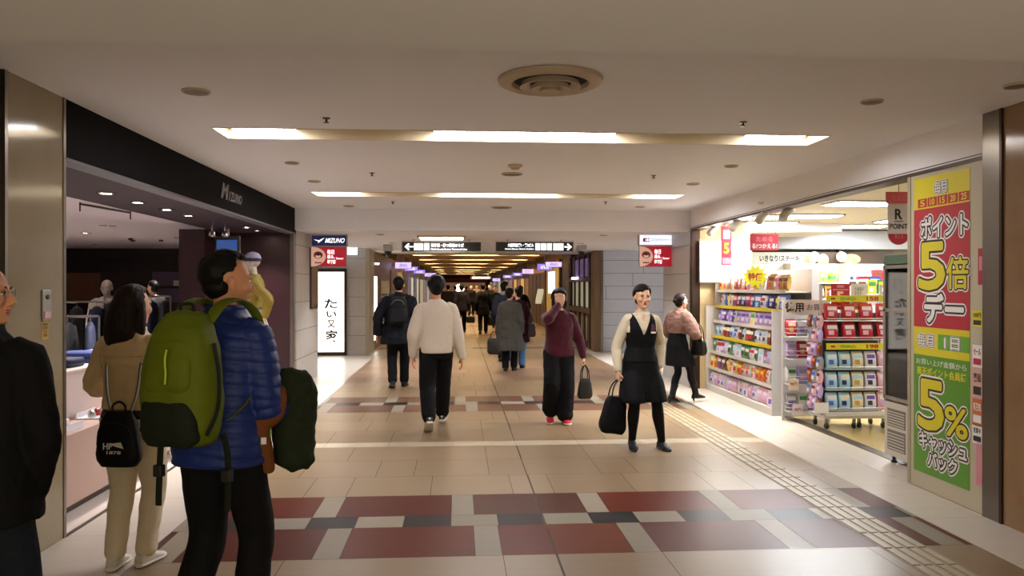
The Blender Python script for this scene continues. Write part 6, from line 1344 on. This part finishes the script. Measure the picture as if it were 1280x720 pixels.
def outlined(body, x0, b0, x1, b1, fill, parent, fat=.004, g1=.013, g2=.025, d=.003):
    """thick filled characters with a black edge and a white rim, each layer a few stamped copies"""
    m = M()
    for lay, (rad, mi) in enumerate(((fat + g2, 2), (fat + g1, 1), (fat, 0))):
        for k in range(12 if lay < 2 else 8):
            t = 2 * pi * k / (12 if lay < 2 else 8); dx, dy = rad * cos(t), rad * sin(t)
            m.text(body, fr, x0 + dx, b0 + dy, x1 + dx, b1 + dy, d + lay * .0014 + k * .00004, mi, 0, .0006)
        m.text(body, fr, x0, b0, x1, b1, d + lay * .0014 + .0006, mi, 0, .0006)
    return obj('lettering', m, [fill, BLKP, PWHT], parent, world=True, smooth=0)
outlined('毎月', pw * .40, Z(.062), pw * .62, Z(.022), PWHT, t, .002, .005, .011)
m = M()
for k, s_ in enumerate(('5', '10', '15', '20', '25')):
    m.rect(fr, pw * (.08 + .185 * k), Z(.100), pw * (.25 + .185 * k), Z(.070), .002, .003, 1); m.text(s_, fr, pw * (.12 + .185 * k), Z(.096), pw * (.21 + .185 * k), Z(.074), .003, 0, .02)
obj('date_chips', m, [PYEL, PRED], t, world=True, smooth=0)
outlined('ポイント', pw * .15, Z(.205), pw * .97, Z(.135), PWHT, t)
outlined('5', pw * .11, Z(.375), pw * .58, Z(.225), PYEL, t, .013, .016, .030)
outlined('倍', pw * .62, Z(.375), pw * .98, Z(.275), PYEL, t, .005, .011, .021)
outlined('デー', pw * .22, Z(.485), pw * .90, Z(.395), PWHT, t, .010, .015, .027)
outlined('毎月', pw * .08, Z(.570), pw * .38, Z(.530), PWHT, t, .002, .005, .011)
outlined('1日', pw * .58, Z(.570), pw * .84, Z(.532), PWHT, t, .004, .005, .008)
m = M(); m.text('お買い上げ金額から', fr, pw * .05, Z(.632), pw * .95, Z(.612), .003, 0, .0); m.text('楽天ポイント会員様', fr, pw * .06, Z(.668), pw * .95, Z(.640), .003, 1, .02); obj('small_print', m, [PWHT, PYEL], t, world=True, smooth=0)
outlined('5', pw * .10, Z(.845), pw * .56, Z(.685), PYEL, t, .013, .016, .030)
outlined('%', pw * .60, Z(.845), pw * .97, Z(.755), PYEL, t, .008, .013, .024)
outlined('キャッシュ', pw * .12, Z(.915), pw * .96, Z(.862), PWHT, t)
outlined('バック', pw * .28, Z(.968), pw * .80, Z(.922), PWHT, t)
# small leaflets beside the poster
LEAF = [(388, 408, PYEL, BLKP, '100円', 'yellow leaflet topmost beside the sale poster'), (432, 458, PWHT, REDP, 'セール', 'white and red leaflet below the yellow one beside the sale poster'), (462, 496, mat('leaf_pink', '#c9968c', .5), BLKP, '薬局', 'pink leaflet in the middle of the strip beside the sale poster'), (500, 530, mat('leaf_orange', '#b9653a', .5), PWHT, '新発売', 'orange leaflet below the pink one beside the sale poster'), (533, 552, PWHT, BLKP, '営業中', 'white leaflet lowest of the strip beside the sale poster')]
for py0, py1, c1, c2, tx_, lab in LEAF:
    a, b = onx(1213, py1, XR), onx(1229, py0, XR); y_a, y_b = 5.46, 5.355; fr2 = Fr((XR - .001, y_a, a.z), (0, -1, 0)); w, h = y_a - y_b, b.z - a.z
    t = thing('leaflet', lab, 'leaflet', (XR, (y_a + y_b) / 2, a.z)); m = M(); m.rect(fr2, 0, 0, w, h, 0, .002); obj('sheet', m, c1, t, world=True, smooth=0); m = M(); m.text(tx_, fr2, w * .12, h * .55, w * .88, h * .85, .002, 0, .02); m.rect(fr2, w * .1, h * .12, w * .9, h * .40, .002, .0025); obj('print', m, c2, t, world=True, smooth=0)
a, b = onx(1226, 356, XR), onx(1232, 310, XR); t = thing('leaflet', 'narrow red leaflet high beside the steel post', 'leaflet', (XR, 5.36, a.z)); m = M(); m.box((XR - .003, 5.345, a.z), (XR - .0005, 5.40, b.z)); obj('sheet', m, PRED, t, world=True)
m = M(); m.rect(Fr((XR - .0035, 5.395, a.z), (0, -1, 0)), .008, .1, .04, .2, 0, .001); obj('print', m, BPNK, t, world=True)
a, b = onx(1214, 632, XR), onx(1230, 570, XR); t = thing('leaflet', 'pale pink sheet at the foot of the panel next to the steel post', 'leaflet', (XR, 5.38, a.z)); m = M(); m.box((XR - .003, 5.345, .20), (XR - .0005, 5.42, .55)); obj('sheet', m, mat('leaf_rose', '#c2858a', .5), t, world=True); m = M(); m.box((XR - .004, 5.355, .22), (XR - .003, 5.41, .26)); obj('print', m, BPNK, t, world=True)

# ------------------------------------------------------------------ shops farther down the passage
WOODF = mat('wood_front', '#3a2716', .5, noise=.3, scale=6, stretch=(8, 8, .6)); WOODL = mat('wood_warm', '#6d4a26', .5, noise=.25, scale=6, stretch=(8, 8, .6))
GLW = lambda n, c, s: mat(n, '#453f37', .6, emit=c, estr=s)
def shop(side, y0, y1, label, base, name='shopfront'):
    """a front panel on the wall line of the far passage; returns thing, frame facing the passage"""
    x = 3.40 if side > 0 else -2.10
    t = thing(name, label, 'shopfront', (x, (y0 + y1) / 2, 0)); m = M()
    m.box((x, y0, 0), (x + side * .5, y1, 2.795 if y0 > 22 else 2.475)); obj('wall_panel', m, base, t, world=True)
    fr = Fr((x, y1, 0), (0, -1, 0)) if side > 0 else Fr((x, y0, 0), (0, 1, 0))
    return t, fr
# right: timber restaurant front with curtain
t, fr = shop(1, 19.95, 23.9, 'dark timber restaurant front with white curtain beyond the pale tiled wall', WOODF)
L_ = 3.95
m = M(); m.rect(fr, .5, 1.05, 3.3, 1.72, 0, .012); obj('curtain_window', m, GLW('curtain_lit', '#b9b193', .55), t, world=True)
m = M(); [m.rect(fr, .5 + .28 * k, 1.05, .515 + .28 * k, 1.72, .012, .018) for k in range(11)]; obj('curtain_folds', m, mat('fold_grey', '#7d7866', .7), t, world=True)
m = M(); m.rect(fr, .9, 1.86, 3.2, 2.34, 0, .03); obj('sign_panel', m, GLW('sign_violet', '#7d5f9a', .35), t, world=True)
m = M(); m.text('旬彩', fr, 1.5, 1.95, 2.6, 2.26, .031, 0, .0); obj('lettering', m, mat('lett_dim', '#8d7d76', .6), t, world=True)
for k in range(4): m = M(); m.rect(fr, .55 + .75 * k, .16, .80 + .75 * k, .86, 0, .012); obj('lattice_panel', m, mat('panel_cream_dim', '#94866a', .6), t, world=True)
for k in range(5): m = M(); m.rect(fr, .12 + .87 * k, 0, .26 + .87 * k, 2.45, 0, .06); obj('post', m, WOODF, t, world=True)
m = M(); m.rect(fr, 0, .90, L_, 1.02, 0, .08); m.rect(fr, 0, 1.74, L_, 1.84, 0, .08); obj('rail', m, WOODF, t, world=True)
m = M(); m.rect(fr, 1.1, 1.80, 2.0, 1.86, .08, .14); obj('lamp_strip', m, GLW('strip_lit', '#d9c8ff', 5), t, world=True)
t, fr = shop(1, 23.9, 26.0, 'black pier with a violet glow between the timber front and the golden shop', mat('pier_black', '#17121a', .4)); m = M(); m.rect(fr, .3, .3, 1.8, 2.3, 0, .02); obj('recess_panel', m, mat('pier_violet', '#2a1d3a', .4), t, world=True)
t, fr = shop(1, 26.0, 30.6, 'golden lit shop with a white menu sign', mat('gold_wall', '#8f6f38', .5)); m = M(); m.rect(fr, .3, .3, 4.2, 2.25, 0, .02); obj('lit_panel', m, GLW('gold_lit', '#b98c3c', .55), t, world=True)
m = M(); m.rect(fr, 1.2, 1.35, 2.9, 2.12, .02, .06); obj('menu_sign', m, GLW('menu_lit', '#fff3e0', 3.0), t, world=True); m = M(); m.text('めし', fr, 1.7, 1.55, 2.5, 1.95, .061, 0, .02); obj('lettering', m, mat('menu_ink', '#b08a7a', .6), t, world=True)
m = M(); m.rect(fr, 4.35, 0, 4.6, 2.5, 0, .08); m.rect(fr, 0, 0, .2, 2.5, 0, .08); obj('post', m, WOODL, t, world=True)
t, fr = shop(1, 30.6, 37.5, 'brown wooden shop with dark doorway and slanted board', WOODL)
for k in range(4): m = M(); m.rect(fr, .4 + 1.6 * k, 0, 1.5 + 1.6 * k, 2.1, 0, .02); obj('doorway_panel', m, mat('door_dark', '#22150d', .4), t, world=True)
m = M(); m.prism([(5.2, .9), (6.1, 1.35), (6.1, 1.5), (5.2, 1.05)], fr, .02, .25); obj('slanted_board', m, GLW('board_lit', '#d8c7a0', .7), t, world=True)
m = M(); m.rect(fr, .2, 2.15, 6.6, 2.35, 0, .04); obj('header', m, GLW('head_amber', '#a86a2c', .6), t, world=True)
t, fr = shop(1, 37.5, 48.5, 'dim far shop on the right with amber windows', mat('far_brown', '#3b2a1e', .5))
for k in range(4): m = M(); m.rect(fr, .6 + 2.6 * k, .5, 2.4 + 2.6 * k, 2.0, 0, .02); obj('window', m, GLW('amber_%d' % (k % 2), ('#c98d4a', '#8a5f3a')[k % 2], (1.0, .6)[k % 2]), t, world=True)
t, fr = shop(1, 48.5, 85, 'farthest shops on the right with pale windows', mat('far_grey', '#4a4038', .5))
for k in range(8): m = M(); m.rect(fr, 1 + 4.4 * k, .4, 4.4 + 4.4 * k, 2.0, 0, .02); obj('window', m, GLW('pale_%d' % (k % 2), ('#d9c9b0', '#9c8f98')[k % 2], (.4, .3)[k % 2]), t, world=True)
# left
t, fr = shop(-1, 20.0, 27.8, 'dark red shop with glass showcase and white lit column on the left', mat('red_lacquer', '#4a1512', .4, noise=.15))
m = M(); m.rect(fr, .1, .25, .85, 1.85, 0, .03); obj('lit_column', m, GLW('col_lit', '#fff0dc', 4.5), t, world=True)
m = M(); m.rect(fr, 2.2, .3, 4.6, 1.75, 0, .02); obj('showcase', m, GLW('case_lit', '#7d6448', .6), t, world=True)
for k in range(3): m = M(); m.rect(fr, 2.2, .65 + .35 * k, 4.6, .69 + .35 * k, .02, .06); obj('shelf', m, BRONZE, t, world=True)
m = M(); m.rect(fr, 5.2, 0, 7.4, 2.1, 0, .02); obj('doorway_panel', m, mat('red_deep', '#2a0c0c', .4), t, world=True)
m = M(); m.lathe([(.05, 0), (.05, .04)], (-2.02, 20.3, 2.15), 14); obj('spot', m, GLW('spot_lit', '#ffe0b8', 12), t, world=True)
t, fr = shop(-1, 27.8, 33.5, 'golden brown shop on the left beyond the red one', mat('gold_wall2', '#7d6238', .5)); m = M(); m.rect(fr, .5, .4, 2.4, 2.1, 0, .02); obj('lit_panel', m, GLW('gold_lit2', '#a98a4a', .6), t, world=True); m = M(); m.rect(fr, 3.2, .2, 5.2, 2.2, 0, .02); obj('doorway_panel', m, mat('door_dark', '#22150d', .4), t, world=True)
t, fr = shop(-1, 33.5, 44, 'dark glass fronted shop on the left with bright glints', mat('far_dark', '#241c1a', .35))
for k in range(4): m = M(); m.rect(fr, .4 + 2.5 * k, .4, 1.9 + 2.5 * k, 2.0, 0, .02); obj('window', m, GLW('glint_%d' % (k % 2), ('#8a8fb0', '#e0d2b8')[k % 2], (.25, .55)[k % 2]), t, world=True)
t, fr = shop(-1, 44, 85, 'farthest shops on the left with pale windows', mat('far_grey2', '#453c36', .5))
for k in range(8): m = M(); m.rect(fr, 1 + 5 * k, .4, 4.8 + 5 * k, 2.0, 0, .02); obj('window', m, GLW('pale_%d' % (k % 2), '#d9c9b0', .55), t, world=True)
m = M(); m.box((-2.7, 85.0, 0), (4, 85.3, 3)); struct('wall_far', m, mat('far_end', '#3a2c24', .6)); 
t = thing('shopfront', 'bright shop with lit sign at the very end of the passage', 'shopfront', (.6, 84.4, 0)); fr = Fr((-2, 84.45, 0), (1, 0, 0))
m = M(); m.rect(fr, .6, 0, 4.9, 2.0, 0, .03); obj('window', m, GLW('end_lit', '#8a6248', .5), t, world=True); m = M(); m.rect(fr, .2, 2.05, 5.2, 2.45, 0, .06); obj('sign_panel', m, mat('end_red', '#7d1f1a', .5), t, world=True); m = M(); m.prism([(2.2 + .5 * cos(k * pi / 8), 1.35 + .5 * sin(k * pi / 8)) for k in range(16)], fr, .03, .05); obj('round_sign', m, GLW('end_white', '#ffe9da', 4), t, world=True)
# violet lit blade signs along both sides
VIO = mat('blade_violet', '#ffffff', .5, emit='#7a62e8', estr=1.1); VIO2 = mat('blade_white', '#ffffff', .5, emit='#cdb8f2', estr=1.2)
for i, (x0, x1, yt, yb, Y, kd, lab) in enumerate(((682, 702, 327.5, 333.5, 23.6, 1, 'pale violet blade sign nearest on the right of the far passage'), (672, 690, 330, 337.5, 25.0, 0, 'deep violet blade sign just left of the nearest right one'), (653, 667, 336.5, 342, 34.5, 1, 'pale violet blade sign, third on the right of the far passage'), (641, 652.5, 341, 345, 40.5, 0, 'violet blade sign, fourth on the right of the far passage'), (629, 640, 344, 347.5, 47, 0, 'violet blade sign, fifth on the right of the far passage'), (616, 625, 348, 351.5, 56, 1, 'farthest violet blade sign on the right'),
      (494, 514, 328, 335.5, 26.0, 1, 'pale violet blade sign nearest on the left of the far passage'), (506, 522, 333.5, 338.5, 29.5, 0, 'deep violet blade sign, second on the left of the far passage'), (517, 531, 337.5, 342, 34, 0, 'deep violet blade sign, third on the left of the far passage'), (531, 545, 341.5, 345.5, 41, 1, 'violet blade sign, fourth on the left, beside the white sweater'), (546, 552, 346, 349.5, 50, 0, 'farthest violet blade sign on the left'))):
    a, b = ony(x0, yb, Y), ony(x1, yt, Y); t, fr = board('blade_sign', lab, a.x, b.x, a.z, b.z, Y, .10, (VIO, VIO2)[kd], .015); w, h = b.x - a.x, b.z - a.z
    m = M(); m.text(['酒処', 'お食事', 'そば', '喫茶', '寿司', '中華'][i % 6], fr, w * .22, h * .22, w * .78, h * .78, .002, 0, .0); obj('lettering', m, (TXW, mat('blade_ink', '#5a4aa8', .5))[kd], t, world=True, smooth=0)
    m = M(); m.box((a.x + w * .45, Y + .03, b.z + .01), (a.x + w * .55, Y + .06, 2.62 if Y > 22 else ZL)); obj('hanger', m, ALU, t, world=True)
a, b = ony(589, 349, 58.5), ony(614, 345.2, 58.5); t, fr = board('direction_sign', 'distant black hanging sign with a white band in the middle of the far passage', a.x, b.x, a.z, b.z, 58.5, .1, SIGNB, .02); m = M(); m.rect(fr, .08, .05, b.x - a.x - .1, b.z - a.z - .05, 0, .01); obj('lettering', m, SIGNW, t, world=True)
for x in (a.x + .2, b.x - .25): m = M(); m.box((x, 58.53, b.z), (x + .05, 58.58, 2.8)); obj('hanger', m, ALU, t, world=True)

for i, (x, y) in enumerate(((-1.3, 13.6), (2.5, 13.6), (-1.3, 16.2), (2.5, 16.2), (.6, 16.2), (-3.4, 16.4), (4.7, 16.6), (-1.2, 20.6), (2.4, 20.6))):  # unseen downlights, added to brighten the low passage and its side openings
    downlight(x, y, ZL, ['downlight over the left of the passage beside the blade signs', 'downlight over the right of the passage beside the blade signs', 'downlight on the left just behind the direction signs', 'downlight on the right just behind the direction signs', 'downlight in the middle just behind the direction signs', 'downlight in the side passage on the left', 'downlight in the side passage on the right', 'downlight on the left where the far passage starts', 'downlight on the right where the far passage starts'][i], 'downlights of the low passage ceiling', r=.05, energy=(170, 130, 240, 180, 150, 260, 600, 110, 110)[i], tint=(.97, .97, 1))
# ------------------------------------------------------------------ world: a faint warm ambient for the openings out of view
w = bpy.data.worlds.new('world'); w.use_nodes = True; SC.world = w
bg = w.node_tree.nodes['Background']; bg.inputs[0].default_value = (1, .85, .60, 1); bg.inputs[1].default_value = 1.9
SC.view_settings.exposure = 0.2
bpy.context.view_layer.update()
